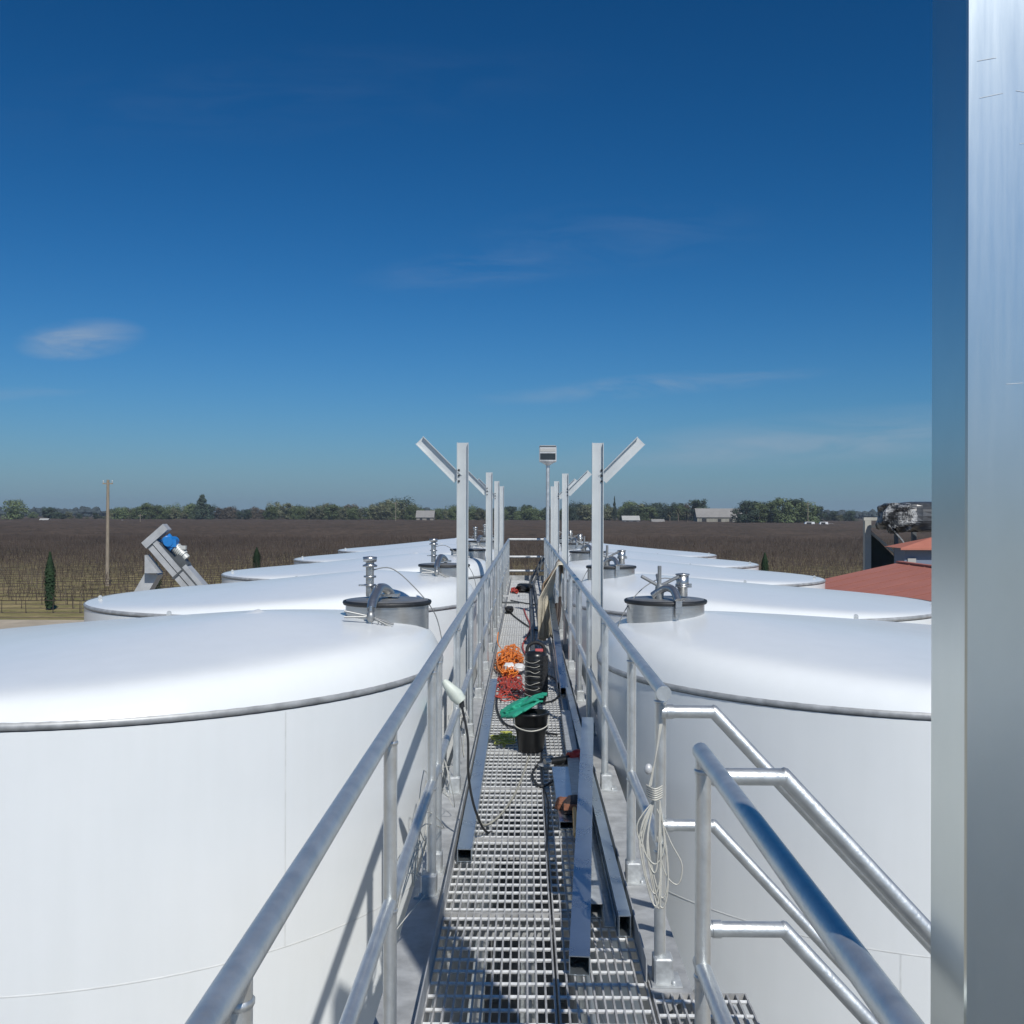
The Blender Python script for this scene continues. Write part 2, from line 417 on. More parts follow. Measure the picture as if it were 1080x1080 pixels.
# ------------------------------------------------------------------ trees
def crown_mesh(rnd, H, Wd, kind, leaves=2600):
    mb = MB(); vs = []; fs = []
    clumps = []
    for _ in range(26):
        if kind == 'cone':
            t = rnd.random() ** .8; z = H * (.1 + .9 * t); rr = Wd * .5 * (1 - t) * rnd.uniform(.5, 1); a = rnd.uniform(0, 2 * PI)
            clumps.append((Vector((rr * math.cos(a), rr * math.sin(a), z)), Wd * .22 * (1.25 - t)))
        else:
            a = rnd.uniform(0, 2 * PI); rr = Wd * .36 * math.sqrt(rnd.random()); z = H * (.12 + .76 * rnd.random())
            zz = abs(z / H - .48) / .5; rr *= (1 - .45 * zz * zz)
            clumps.append((Vector((rr * math.cos(a), rr * math.sin(a), z)), Wd * rnd.uniform(.12, .22)))
    for i in range(leaves):
        c, r = clumps[rnd.randrange(len(clumps))]
        d = Vector((rnd.gauss(0, 1), rnd.gauss(0, 1), rnd.gauss(0, .8)))
        d.normalize(); p = c + d * r * rnd.uniform(.55, 1.1)
        if p.z < .4: p.z = .4 + rnd.random()
        n = (d + Vector((rnd.uniform(-.5, .5), rnd.uniform(-.5, .5), rnd.uniform(-.2, .6)))).normalized()
        _, s, u = basis(n); L = H * rnd.uniform(.018, .036)
        a = rnd.uniform(0, PI); s2 = s * math.cos(a) + u * math.sin(a); u2 = n.cross(s2)
        o = len(vs); vs += [p - s2 * L, p + u2 * L * .7, p + s2 * L, p - u2 * L * .7]; fs.append((o, o + 1, o + 2, o + 3))
    mb.add(vs, fs)
    tr = MB(); tr.tube([(0, 0, 0), (H * .01, 0, H * .3), (-H * .01, H * .01, H * .75)], [H * .028, H * .02, H * .006], 7)
    for k in range(5):
        c, r = clumps[k]; z0 = H * rnd.uniform(.18, .4)
        tr.tube([(0, 0, z0), ((c.x) * .5, c.y * .5, (z0 + c.z) / 2 - H * .02), (c.x, c.y, c.z)], [H * .014, H * .009, H * .003], 5)
    return mb, tr
protos = {}
rt = random.Random(21)
def tree_proto(key, matk, kind, H, Wd, name):
    mb, tr = crown_mesh(rt, H, Wd, kind)
    c = mb.build('crown', M[matk]); t = tr.build('trunk', M['bark'])
    protos.setdefault(key, []).append((c.data, t.data, H, name))
    bpy.data.objects.remove(c); bpy.data.objects.remove(t)
for k in range(4): tree_proto('green', 'leaf_green', 'round', 10, 9 + k, 'broadleaf_tree')
for k in range(3): tree_proto('olive', 'leaf_olive', 'round', 10, 8 + k, 'broadleaf_tree')
for k in range(3): tree_proto('dark', 'leaf_dark', 'round', 10, 8 + 1.5 * k, 'evergreen_tree')
for k in range(2): tree_proto('brown', 'leaf_brown', 'round', 10, 8 + k, 'bare_tree')
for k in range(2): tree_proto('pine', 'leaf_dark', 'cone', 10, 6.5 + k, 'pine_tree')
TL = {'green': 'mid green broadleaf tree in the tree line beyond the vineyard',
      'olive': 'pale olive broadleaf tree in the tree line beyond the vineyard',
      'dark': 'dark evergreen tree in the tree line beyond the vineyard',
      'brown': 'brownish half-bare tree in the tree line beyond the vineyard',
      'pine': 'dark pointed conifer in the tree line beyond the vineyard'}
def put_tree(key, px, top, Y, widen=1.0, label=None, group='trees of the far tree line'):
    c, t, H, name = rt.choice(protos[key])
    X = (px - 554) / F * Y; ht = CAMZ - (top - 539) / F * Y - GZ
    s = ht / H
    g = group + ' (' + key + ')' if label is None else 'single trees standing out of the tree line'
    if 'clumped' in group and label is None: label = 'mid green tree inside the clump right of the barn'; g = group
    root = thing(name, label or TL[key], 'tree', (X, Y, GZ), g, rt.uniform(0, 6.28))
    root.scale = (s * widen, s * widen, s)
    for nm, me in (('crown', c), ('trunk', t)):
        o = bpy.data.objects.new(nm, me); col.objects.link(o); o.parent = root
    return root
# profile of tree tops read along the far side of the field: (px from, px to, top, kinds)
prof = [(-70, -8, 531, 'green dark'), (34, 62, 534, 'dark green'), (64, 116, 539, 'dark dark olive'),
        (118, 148, 533, 'olive green'), (150, 196, 530, 'green olive green'), (200, 232, 530, 'dark green'), (234, 286, 532, 'brown dark brown'),
        (288, 342, 528, 'green olive'), (344, 396, 528, 'olive green brown'), (396, 434, 524, 'green dark olive'), (436, 484, 530, 'green olive'),
        (486, 540, 531, 'dark green olive'), (540, 604, 530, 'green dark'), (606, 652, 527, 'green olive dark'), (654, 700, 526, 'green olive dark'),
        (700, 742, 527, 'dark brown green'), (870, 900, 536, 'dark olive'), (1120, 1180, 530, 'green')]
for (a, b, top, ks) in prof:
    ks = ks.split(); x = a
    while x <= b:
        for layer in range(2):
            if rt.random() < .2: continue
            Y = 800 + layer * 60 + rt.uniform(-25, 25)
            put_tree(rt.choice(ks), x + rt.uniform(-3, 3), top + rt.uniform(-1.0, 7), Y, rt.uniform(1.0, 1.45))
        x += rt.uniform(7, 9.5)
put_tree('green', 11, 525, 740, 1.25, 'rounded green tree at the far left end of the tree line, standing alone')
put_tree('pine', 212, 520, 790, 1.1, 'tall dark conifer rising above the tree line right of the utility pole')
put_tree('dark', 736, 523, 760, 1.2, 'dark round-topped tree just left of the long barn')
put_tree('pine', 648, 522, 770, .35, 'slim dark conifer beside the small white house')
for px, top, k, lab in ((786, 523, 'dark', 'dark tree at the left end of the clump right of the barn'), (800, 527, 'green', None), (812, 526, 'green', None), (824, 521, 'green', 'broad green tree, highest of the clump right of the barn'),
                        (838, 522, 'dark', None), (850, 525, 'green', None), (860, 529, 'dark', 'low dark tree at the right end of the clump right of the barn'), (794, 524, 'dark', None)):
    put_tree(k, px, top, 640 + rt.uniform(-15, 15), 1.25, lab, 'trees clumped right of the barn')
# palms by the barn
for px, top in ((706, 536), (715, 532), (724, 535)):
    Y = 700; X = (px - 554) / F * Y; H = CAMZ - (top - 539) / F * Y - GZ
    t = thing('palm_tree', 'shaggy palm tree between the small white house and the long barn', 'tree', (X, Y, GZ), 'palms by the barn')
    MB().tube([(0, 0, 0), (0, 0, H * .65)], [.6, .45], 8).build('trunk', M['bark'], t)
    c = MB()
    for k in range(46):
        a = rt.uniform(0, 2 * PI); e = rt.uniform(-.9, 1.2); L = H * .36
        d = Vector((math.cos(a) * math.cos(e), math.sin(a) * math.cos(e), math.sin(e)))
        p0 = Vector((0, 0, H * .68)); p1 = p0 + d * L * .55 + Vector((0, 0, .2)); p2 = p0 + d * L + Vector((0, 0, -.9))
        _, s, u = basis(d)
        c.add([p0 - s * .1, p0 + s * .1, p1 + s * .35, p1 - s * .35, p2], [(0, 1, 2, 3), (3, 2, 4)])
    c.build('crown', M['leaf_palm'], t)

# cypresses near the tanks
def cypress(px, base, top, wpx, label):
    Y = -(GZ - CAMZ) * F / (base - 539); X = (px - 554) / F * Y; H = (base - top) / F * Y; W = wpx / F * Y
    t = thing('cypress_tree', label, 'tree', (X, Y, GZ), 'small cypresses along the field edge')
    MB().tube([(0, 0, 0), (0, 0, H * .8)], [W * .12, W * .04], 6).build('trunk', M['bark'], t)
    c = MB(); vs = []; fs = []
    for i in range(1600):
        z = rt.random() ** .9; r = W * .5 * min(1, (1 - z) * 2.6 + .12) * min(1, .75 + z * 2) * rt.uniform(.6, 1.08); a = rt.uniform(0, 2 * PI)
        p = Vector((r * math.cos(a), r * math.sin(a), H * (.03 + z * .95))); L = rt.uniform(.04, .09) * (H / 4)
        n = Vector((math.cos(a), math.sin(a), rt.uniform(-.2, .5))).normalized(); _, s, u = basis(n)
        o = len(vs); vs += [p - s * L, p - u * L * .3, p + s * L, p + u * L * 2]; fs.append((o, o + 1, o + 2, o + 3))
    c.add(vs, fs); c.blob((0, 0, H * .48), (W * .34, W * .34, H * .44), 8, 8, .1)
    c.build('crown', M['leaf_cypress'], t)
cypress(50, 643, 582, 11, 'narrow dark cypress nearest the sandy yard, left of the utility pole')
cypress(270, 606, 576, 9, 'small dark cypress behind the left tanks, right of the conveyor')
cypress(163, 628, 592, 12, 'dark cypress half hidden behind the steel conveyor')
cypress(806, 612, 580, 8, 'small dark cypress behind the right-hand tanks')

# ------------------------------------------------------------------ utility pole
Yp = 96; t = thing('utility_pole', 'tall weathered wooden pole standing in the vineyard at left', 'pole', (at(111, 0, Yp).x, Yp, GZ))
Hp = at(0, 505, Yp).z - GZ
MB().tube([(0, 0, 0), (0.05, 0, Hp)], [.19, .13], 10).build('post', M['wood_pole'], t)
MB().bar((-.45, 0, Hp - .35), (.5, 0, Hp - .35), .1, .12).build('crossarm', M['wood_pole'], t)
for x in (-.4, .45):
    MB().lathe([(.03, 0), (.06, .08), (.03, .14), (.07, .2), (0.001, .26)], (x, 0, Hp - .29), 8).build('insulator', M['lamptrim'], t)
# small far poles
for px, top, base, Y in ((417, 528, 547, 700), (146, 541, 549, 600), (851, 527, 548, 620)):
    t = thing('utility_pole', {417: 'thin far pole in front of the tree line, left of the tall left channel post', 146: 'short far pole at the field edge, right of the near utility pole', 851: 'thin far pole beside the tree clump at right'}[px], 'pole', (at(px, 0, Y).x, Y, GZ), 'thin far poles')
    H = at(0, top, Y).z - GZ
    MB().tube([(0, 0, 0), (0, 0, H)], .2, 6).build('post', M['wood_pole'], t)
    MB().bar((-1.4, 0, H - 1), (1.4, 0, H - 1), .2, .2).build('crossarm', M['wood_pole'], t)

# ------------------------------------------------------------------ far buildings
def house(name, label, px0, px1, eave, ridge, base_h, Y, depth, wallm, roofm, doors=()):
    X0 = (px0 - 554) / F * Y; X1 = (px1 - 554) / F * Y; W = X1 - X0
    ze = CAMZ - (eave - 539) / F * Y - GZ; zr = CAMZ - (ridge - 539) / F * Y - GZ
    t = thing(name, label, 'building', ((X0 + X1) / 2, Y, GZ))
    w = MB(); w.box((0, depth / 2, ze / 2), (W, depth, ze))
    w.add([(-W/2, 0, ze), (-W/2, depth, ze), (-W/2, depth/2, zr - .1)], [(0, 1, 2)]); w.add([(W/2, 0, ze), (W/2, depth, ze), (W/2, depth/2, zr - .1)], [(0, 2, 1)])
    w.build('wall', wallm, t)
    r = MB(); e = .6; sl = (zr - ze) / (depth / 2)
    for k in (0, 1):
        y0 = -e if k == 0 else depth + e; z0 = ze - e * sl
        r.add([(-W/2 - e, y0, z0), (W/2 + e, y0, z0), (W/2 + e, depth/2, zr), (-W/2 - e, depth/2, zr),
               (-W/2 - e, y0, z0 + .25), (W/2 + e, y0, z0 + .25), (W/2 + e, depth/2, zr + .25), (-W/2 - e, depth/2, zr + .25)],
              [(0, 1, 2, 3), (4, 7, 6, 5), (0, 4, 5, 1), (0, 3, 7, 4), (1, 5, 6, 2)])
    r.build('roof', roofm, t)
    for (a, b, z0, z1, nm) in doors:
        MB().box(((-.5 + (a + b) / 2) * W, -.05, (z0 + z1) / 2 * ze), ((b - a) * W, .1, (z1 - z0) * ze)).build(nm, M['dark'], t)
    return t
house('barn', 'long pale barn with a grey metal roof at the field edge', 735, 783, 542.5, 534, 0, 690, 14, M['barnwall'], M['housegrey'], ((.1, .2, 0, .75, 'door'), (.45, .52, .3, .7, 'window'), (.7, .77, .3, .7, 'window')))
house('farmhouse', 'small white gabled house in front of trees, left of the palms', 657, 674, 546, 542, 0, 700, 9, M['housewhite'], M['housewhite'], ((.2, .35, .3, .7, 'window'), (.6, .8, 0, .7, 'door')))
house('farmhouse', 'tan house among trees above the left tanks, left of the tall left post', 439, 457, 543.5, 537, 0, 770, 12, M['wallcream'], M['housegrey'], ((.2, .35, .3, .7, 'window'), (.6, .8, .3, .7, 'window')))
house('shed', 'low white shed at the far left edge of the vineyard', 38, 46, 549, 546.5, 0, 690, 6, M['housewhite'], M['housewhite'], ((.3, .6, 0, .8, 'door'),))
house('shed', 'small pale shed near the palms, between house and barn', 688, 700, 548, 545.5, 0, 690, 6, M['wallcream'], M['housegrey'], ((.3, .6, 0, .8, 'door'),))

def far_car(px, Y, label, big=False, L=5.0):
    X = (px - 554) / F * Y; t = thing('van' if big else 'parked_car', label, 'van' if big else 'car', (X, Y, GZ), 'white vehicles on the far farm road')
    h = 2.6 if big else 1.5; b = MB()
    pr = [(-L/2, .4), (-L/2, .95), (-L*.3, 1.05), (-L*.2, h), (L*.3 if not big else L*.48, h), (L*.42 if not big else L*.5, 1.0), (L/2, .95), (L/2, .4)]
    n = len(pr); vs = [(x, y, z) for y in (-.9, .9) for x, z in pr]
    b.add(vs, [tuple(range(n)), tuple(range(2 * n - 1, n - 1, -1))] + [(i, n + i, n + (i + 1) % n, (i + 1) % n) for i in range(n)])
    b.build('body', M['carwhite'], t)
    MB().box((L * .05, -.91, (1.05 + h) / 2), (L * .4, .03, (h - 1.05) * .7)).build('window', M['dark'], t)
    for x in (-L * .3, L * .3):
        for y in (-.85, .85): MB().lathe([(.36, -.12), (.36, .12)], (x, y, .36), 12, rotm(90), cap=True).build('wheel', M['rubber'], t)
far_car(851, 560, 'white van with dark window beside the tree clump at the far right road', True, 7)
far_car(866, 560, 'white car on the far farm road, right of the white van', True, 6)
far_car(875, 575, 'small white car, rightmost of the vehicles on the far road')
far_car(128, 690, 'small white car at the far edge of the vineyard, near the utility pole')

# ------------------------------------------------------------------ red roofed shed and things at right
t = thing('shed', 'low building with a broad red metal roof beside the right-hand tanks', 'building', (7.75, 14, GZ))
ze = CAMZ - 2.63 - GZ; zr = CAMZ - 1.6 - GZ; Wb = 4.62 * 2
mb = MB(); mb.box((Wb / 2 , 10, (ze - .15) / 2), (Wb - .5, 19.4, ze - .15)); mb.build('wall', M['wallcream'], t)
rf = MB()
for k in (0, 1):
    x0, x1 = (0, Wb / 2) if k == 0 else (Wb, Wb / 2)
    rf.add([(x0, 0, ze), (x1, 0, zr), (x1, 20, zr), (x0, 20, ze), (x0, 0, ze - .06), (x1, 0, zr - .06), (x1, 20, zr - .06), (x0, 20, ze - .06)],
           [(0, 1, 2, 3), (4, 7, 6, 5), (0, 4, 5, 1), (3, 2, 6, 7), (0, 3, 7, 4)])
rf.build('roof', M['redroof'], t)
rb = MB()
for y in [k * 1.25 for k in range(1, 16)]:
    rb.add([(0, y - .02, ze + .002), (0, y + .02, ze + .002), (Wb/2, y + .02, zr + .002), (Wb/2, y - .02, zr + .002), (0, y, ze + .02), (Wb/2, y, zr + .02)],
           [(0, 3, 5, 4), (1, 4, 5, 2)])
rb.build('roof_rib', simple('dark_red_seam', (0.26, 0.09, 0.065), .7), t)
g = MB(); g.box((Wb / 2, 10, zr + .02), (.22, 20.1, .05)); g.build('ridge_cap', M['redroof'], t)
for y in (3, 8, 13, 18):
    MB().box((.235, y, 1.9), (.03, 1.2, 1)).build('window', M['dark'], t)

Y2 = 44
t = thing('shed', 'blue-grey walled shed with a small red roof behind the broad red roof', 'building', (at(952, 0, Y2).x, Y2, GZ))
h2 = at(0, 573, Y2).z - GZ; h3 = at(0, 562, Y2 + 2).z - GZ
MB().box((3.5, .6, h2 / 2), (7, 1.2, h2)).build('wall', M['wallblue'], t)
q = MB(); q.add([(-.3, -.4, h2 - .06), (7.3, -.4, h2 - .06), (7.3, .6, h3), (1.5, .6, h3), (-.3, 1.6, h2 - .06), (7.3, 1.6, h2 - .06)], [(0, 1, 2, 3), (3, 2, 5, 4), (0, 3, 4)])
q.add([(-.3, -.4, h2 - .14), (7.3, -.4, h2 - .14), (7.3, -.4, h2 - .06), (-.3, -.4, h2 - .06)], [(0, 1, 2, 3)])
q.build('roof', M['redroof'], t)
MB().box((.3, -.03, h2 - .75), (.35, .06, .5)).build('window', M['housewhite'], t)

Y3 = 50
t = thing('pipe_rack', 'beige steel frame with post, top beam and diagonal brace beside the tarp', 'frame', (at(913, 0, Y3).x, Y3, GZ))
zt = at(0, 546, Y3).z - GZ
MB().bar((0, 0, 0), (0, 0, zt), .3, .28).build('post', M['beige'], t)
MB().bar((2.6, .9, 0), (2.6, .9, zt - .2), .2, .2).build('post', M['convdark'], t)
MB().bar((-.2, 0, zt + .08), (.75, 0, zt + .08), .25, .15).build('top_beam', M['beige'], t)
MB().bar((.1, .05, zt - .5), (1.75, .05, zt - 1.9), .12, .12).build('brace', M['beige'], t)
MB().bar((.16, .9, zt - .3), (2.5, .9, zt - .3), .12, .12).build('side_beam', M['convdark'], t)
m = MB(); q = [at(x_, y_, Y3) for x_, y_ in ((914, 566), (920, 560), (944, 584), (944, 625), (911, 632))]; bx_ = at(913, 0, Y3).x
P = [(v_.x - bx_, .35, v_.z - GZ) for v_ in q] + [(v_.x - bx_, .42, v_.z - GZ) for v_ in q]
m.add(P, [(0, 1, 2, 3, 4), (9, 8, 7, 6, 5)] + [(i, 5 + i, 5 + (i + 1) % 5, (i + 1) % 5) for i in range(5)]); m.build('netting', simple('dark_green_netting', (.022, .032, .026), .9, 0, .4, 2), t)
# tarp covered equipment on top of the frame
t = thing('covered_hopper', 'bulky machine wrapped in black and silver tarp above the small shed', 'machine', (at(950, 0, 48.6).x, 48.6, at(0, 560, 48.6).z))
rr = random.Random(5)
def crumple(c, rad, seed, seg=34, rings=22, amp=.18):
    rn = random.Random(seed); mb = MB(); vs = []
    ph = [(rn.uniform(2, 7), rn.uniform(1, 6), rn.uniform(0, 6.28)) for _ in range(7)]
    for i in range(rings + 1):
        th = PI * i / rings
        for j in range(seg):
            a = 2 * PI * j / seg
            k = 1 + amp * sum(math.sin(round(p) * a + q * th + r0) for p, q, r0 in ph) / 4
            sx = math.copysign(abs(math.cos(a)) ** .6, math.cos(a)); sy = math.copysign(abs(math.sin(a)) ** .6, math.sin(a))
            sz = math.copysign(abs(math.cos(th)) ** .6, math.cos(th))
            vs.append((c[0] + rad[0] * math.sin(th) ** .6 * sx * k, c[1] + rad[1] * math.sin(th) ** .6 * sy * k, c[2] + rad[2] * sz * (k if sz < 0 else 1)))
    fs = [(i * seg + j, (i + 1) * seg + j, (i + 1) * seg + (j + 1) % seg, i * seg + (j + 1) % seg) for i in range(rings) for j in range(seg)]
    mb.add(vs, fs, False); return mb
crumple((.9, 0, .85), (1.5, 1.1, .68), 4, amp=.12).build('black_tarp', M['tarp'], t)
crumple((-.45, -.35, .85), (.72, .8, .62), 8, amp=.3).build('silver_tarp', M['tarpsilver'], t)
MB().bar((-1.0, -.9, .45), (-.35, -.95, -.3), .16, .06).bar((-.35, -.95, -.3), (-.1, -1, -.7), .1, .06).build('tarp_flap', M['tarpsilver'], t)
for x in (-.3, 1.8): MB().bar((x, 0, -6.0), (x, 0, .3), .16, .16).build('leg', M['convdark'], t)

# ------------------------------------------------------------------ inclined conveyor behind the left tanks
Yc = 27
def cv(px, py, dy=0): 
    p = at(px, py, Yc); return Vector((p.x, dy, p.z))
base = at(213, 0, Yc).x
t = thing('elevator_conveyor', 'tilted stainless elevator conveyor with blue gearmotor behind the left tanks', 'conveyor', (0, Yc, 0))
ax0 = cv(173, 578); d = (cv(212, 619) - cv(170, 571)).normalized()     # running down to the right
dn = Vector((d.z, 0, -d.x)); dn = dn if dn.z > 0 else -dn
L = (CAMZ - GZ) / abs(d.z) * .86
def slab_along(a, c0, c1, y0, y1, l0, l1, mat, name):
    m = MB(); P = []
    for yy in (y0, y1):
        y0_, y1_ = -.3 + (y0 + .3) * .5, .1 + (y1 - .5) * .5
        for l, c in ((l0 * .75, c0 * .5), (l1, c0 * .5), (l1, c1 * .5), (l0 * .75, c1 * .5)): 
            q = a + d * l + dn * c; P.append((q.x, y0_ if yy == y0 else y1_, q.z))
    m.add(P, [(0, 1, 2, 3), (7, 6, 5, 4), (0, 4, 5, 1), (1, 5, 6, 2), (2, 6, 7, 3), (3, 7, 4, 0)]); return m.build(name, mat, t)
slab_along(ax0, -.52, -.22, -.28, .5, -.35, L, M['convsteel'], 'lower_trough')
slab_along(ax0, -.16, .12, -.34, .55, -.37, L - .2, M['convsteel'], 'side_cover')
slab_along(ax0, -.24, -.14, -.2, .45, -.1, L - .1, M['convdark'], 'belt')
slab_along(ax0, .18, .42, -.26, .5, .95, L - .4, M['convsteel'], 'upper_cover')
slab_along(ax0, .13, .17, -.36, .57, -.2, L - .3, M['convdark'], 'side_rail')
for l in (.75, 1.55, 2.4, 3.4): slab_along(ax0, -.56, .15, -.37, -.345, l / .75, l + .05, M['convdark'], 'stiffener')
slab_along(ax0, -.55, .95, -.42, .2, -.62, -.27, M['convsteel'], 'head_plate')
slab_along(ax0, .14, .5, -.2, .4, .5, .75, M['convdark'], 'motor_mount')
def lo(a, l, c, y=0): q = a + d * l * .75 + dn * c * .62; return Vector((q.x, y, q.z))
m = MB(); g0 = lo(ax0, -.22, .3); 
m.tube([lo(ax0, -.28, .36, -.1), lo(ax0, .22, .36, -.1)], .16, 16); m.tube([lo(ax0, -.05, .42, -.30), lo(ax0, -.05, .42, .2)], .13, 16); m.box(lo(ax0, .08, .5, -.2), (.2, .16, .2)); m.build('gearbox', M['blue'], t)
m = MB(); m.tube([lo(ax0, .22, .42, -.1), lo(ax0, .62, .46, -.1)], .135, 16); m.tube([lo(ax0, .62, .46, -.1), lo(ax0, .78, .47, -.1)], .10, 16)
for k in range(5): m.tube([lo(ax0, .26 + k * .07, .425, -.1), lo(ax0, .29 + k * .07, .43, -.1)], .15, 16)
m.box(lo(ax0, .42, .68, -.15), (.15, .12, .10)); m.build('motor', M['motorgrey'], t)
# discharge chute down to the left
c1 = cv(152, 590); 
m = MB()
P = [(cv(156, 584).x, -.35, cv(156, 584).z), (cv(171, 603).x, -.35, cv(171, 603).z), (cv(156, 603).x, -.35, cv(156, 603).z)]
P2 = [(a, .0, c) for a, b_, c in P]
m.add(P + P2, [(0, 1, 2), (5, 4, 3), (0, 3, 4, 1), (0, 2, 5, 3)]); m.build('chute_hood', M['convsteel'], t)
m = MB(); m.bar((cv(161, 602).x, .1, cv(161, 602).z), (cv(139, 640).x, .1, cv(139, 640).z), .4, .33); m.build('chute', M['convsteel'], t)
for px_, w in ((176, .14), (206, .14)):
    p = cv(px_, 612)
    for yy in (-.3, .5): MB().bar((p.x, yy, p.z - .4), (p.x, yy, GZ), .1, .1).build('leg', M['convsteel'], t)
p = lo(ax0, L, -.2); MB().box((p.x + .1, .1, (GZ + p.z) / 2 + .2), (1.3, 1.3, max(.6, p.z - GZ + .4))).build('feed_hopper', M['convsteel'], t)

# ------------------------------------------------------------------ tanks
RT = 2.18
ZL = CAMZ - 1.012; ZR = CAMZ - 1.065
roofprof = [(RT, 0), (RT - .015, .02), (RT - .06, .045), (RT - .16, .085), (RT - .32, .135), (RT - .55, .185), (RT - .85, .222), (1.0, .25), (.6, .262), (.25, .268), (.001, .27)]
def roof_xy(x, y, ax, H):
    """height of the eccentric tank top above the rim: apex at (ax, 0), rolled knuckle on the short side"""
    dx, dy = x - ax, y; l = math.hypot(dx, dy)
    if l < 1e-6: return H
    ux, uy = dx / l, dy / l; bq = ax * ux; t = -bq + math.sqrt(max(0, bq * bq - ax * ax + RT * RT)); q = min(1, l / t)
    e = max(0, RT - math.hypot(x, y))
    # shallow eccentric cone plus a rolled knuckle that is tallest on the catwalk side
    return (H - .15) * (1.006 - math.sqrt(q * q + .012)) + smooth_k(x, y, ax, e)
def smooth_k(x, y, ax, e):
    r = math.hypot(x, y); c = x * math.copysign(1, ax) / RT           # varies linearly across the roof, so no ridge at the middle
    K = .012 + .225 * max(0, (1.15 + c) / 2.15) ** 1.6
    return K * (1 - math.exp(-e / .07))
def roof_mesh(ax, H):
    mb = MB(); seg = 144; rs = [0, .03, .06, .1, .16, .24, .33, .42, .5, .58, .65, .71, .76, .8, .835, .865, .89, .91, .93, .945, .958, .97, .98, .988, .994, 1]
    vs = [(ax, 0, .005 + roof_xy(ax, 0, ax, H))]
    for q in rs[1:]:
        for j in range(seg):
            a = 2 * PI * j / seg; rx, ry = RT * math.cos(a), RT * math.sin(a)
            x = ax + (rx - ax) * q; y = ry * q; vs.append((x, y, .005 + roof_xy(x, y, ax, H)))
    fs = [(0, 1 + j, 1 + (j + 1) % seg) for j in range(seg)]
    for i in range(len(rs) - 2):
        for j in range(seg):
            j2 = (j + 1) % seg; fs.append((1 + i * seg + j, 1 + (i + 1) * seg + j, 1 + (i + 1) * seg + j2, 1 + i * seg + j2))
    mb.add(vs, fs, True); return mb
def tank_meshes():
    hgt = 5.95
    sh = MB(); sh.lathe([(RT, -hgt), (RT, -.03)], (0, 0, 0), 128)
    ro = MB(); ro.lathe(roofprof, (0, 0, .005), 128)
    rb = MB(); rb.lathe([(RT + .001, -.026), (RT + .006, -.025), (RT + .007, -.002), (RT + .003, .006), (RT - .008, .016)], (0, 0, 0), 128)
    se = MB()
    for z in (-1.28, -2.52, -3.76, -5.0): se.lathe([(RT, z - .005), (RT + .0025, z), (RT, z + .005)], (0, 0, 0), 128)
    for k, z0, z1 in ((0, -.04, -1.28), (1, -1.28, -2.52), (2, -2.52, -3.76), (3, -3.76, -5.0)):
        for q in range(3):
            a = -1.9 + 1.1 * k + q * 2.09
            c, s_ = math.cos(a), math.sin(a); e = .004
            se.add([((RT + .0005) * c - e * -s_, (RT + .0005) * s_ - e * c, z0), ((RT + .0005) * c + e * -s_, (RT + .0005) * s_ + e * c, z0), ((RT + .0005) * c + e * -s_, (RT + .0005) * s_ + e * c, z1), ((RT + .0005) * c - e * -s_, (RT + .0005) * s_ - e * c, z1)], [(0, 1, 2, 3)])
    ft = MB(); ft.lathe([(RT + .1, -hgt - .06), (RT + .1, -hgt + .02), (RT + .001, -hgt + .02)], (0, 0, 0), 64)
    return sh, ro, rb, se, ft
sh, ro, rb, se, ft = tank_meshes()
def mesh_only(mb, name, mat):
    o = mb.build(name, mat); me = o.data; bpy.data.objects.remove(o); return me
RM = {-1: mesh_only(roof_mesh(.95, .345), 'roof', M['tank']), 1: mesh_only(roof_mesh(-1.3, .325), 'roof', M['tank'])}
RP_ = {-1: (.95, .345), 1: (-1.3, .325)}
TM = [('shell', mesh_only(sh, 'shell', M['tank'])), ('rim_band', mesh_only(rb, 'rim_band', M['rimband'])),
      ('weld_seam', mesh_only(se, 'weld_seam', M['seam'])), ('base_ring', mesh_only(ft, 'base_ring', M['galv_plate']))]
def add(parent, name, me):
    o = bpy.data.objects.new(name, me); col.objects.link(o); o.parent = parent; return o
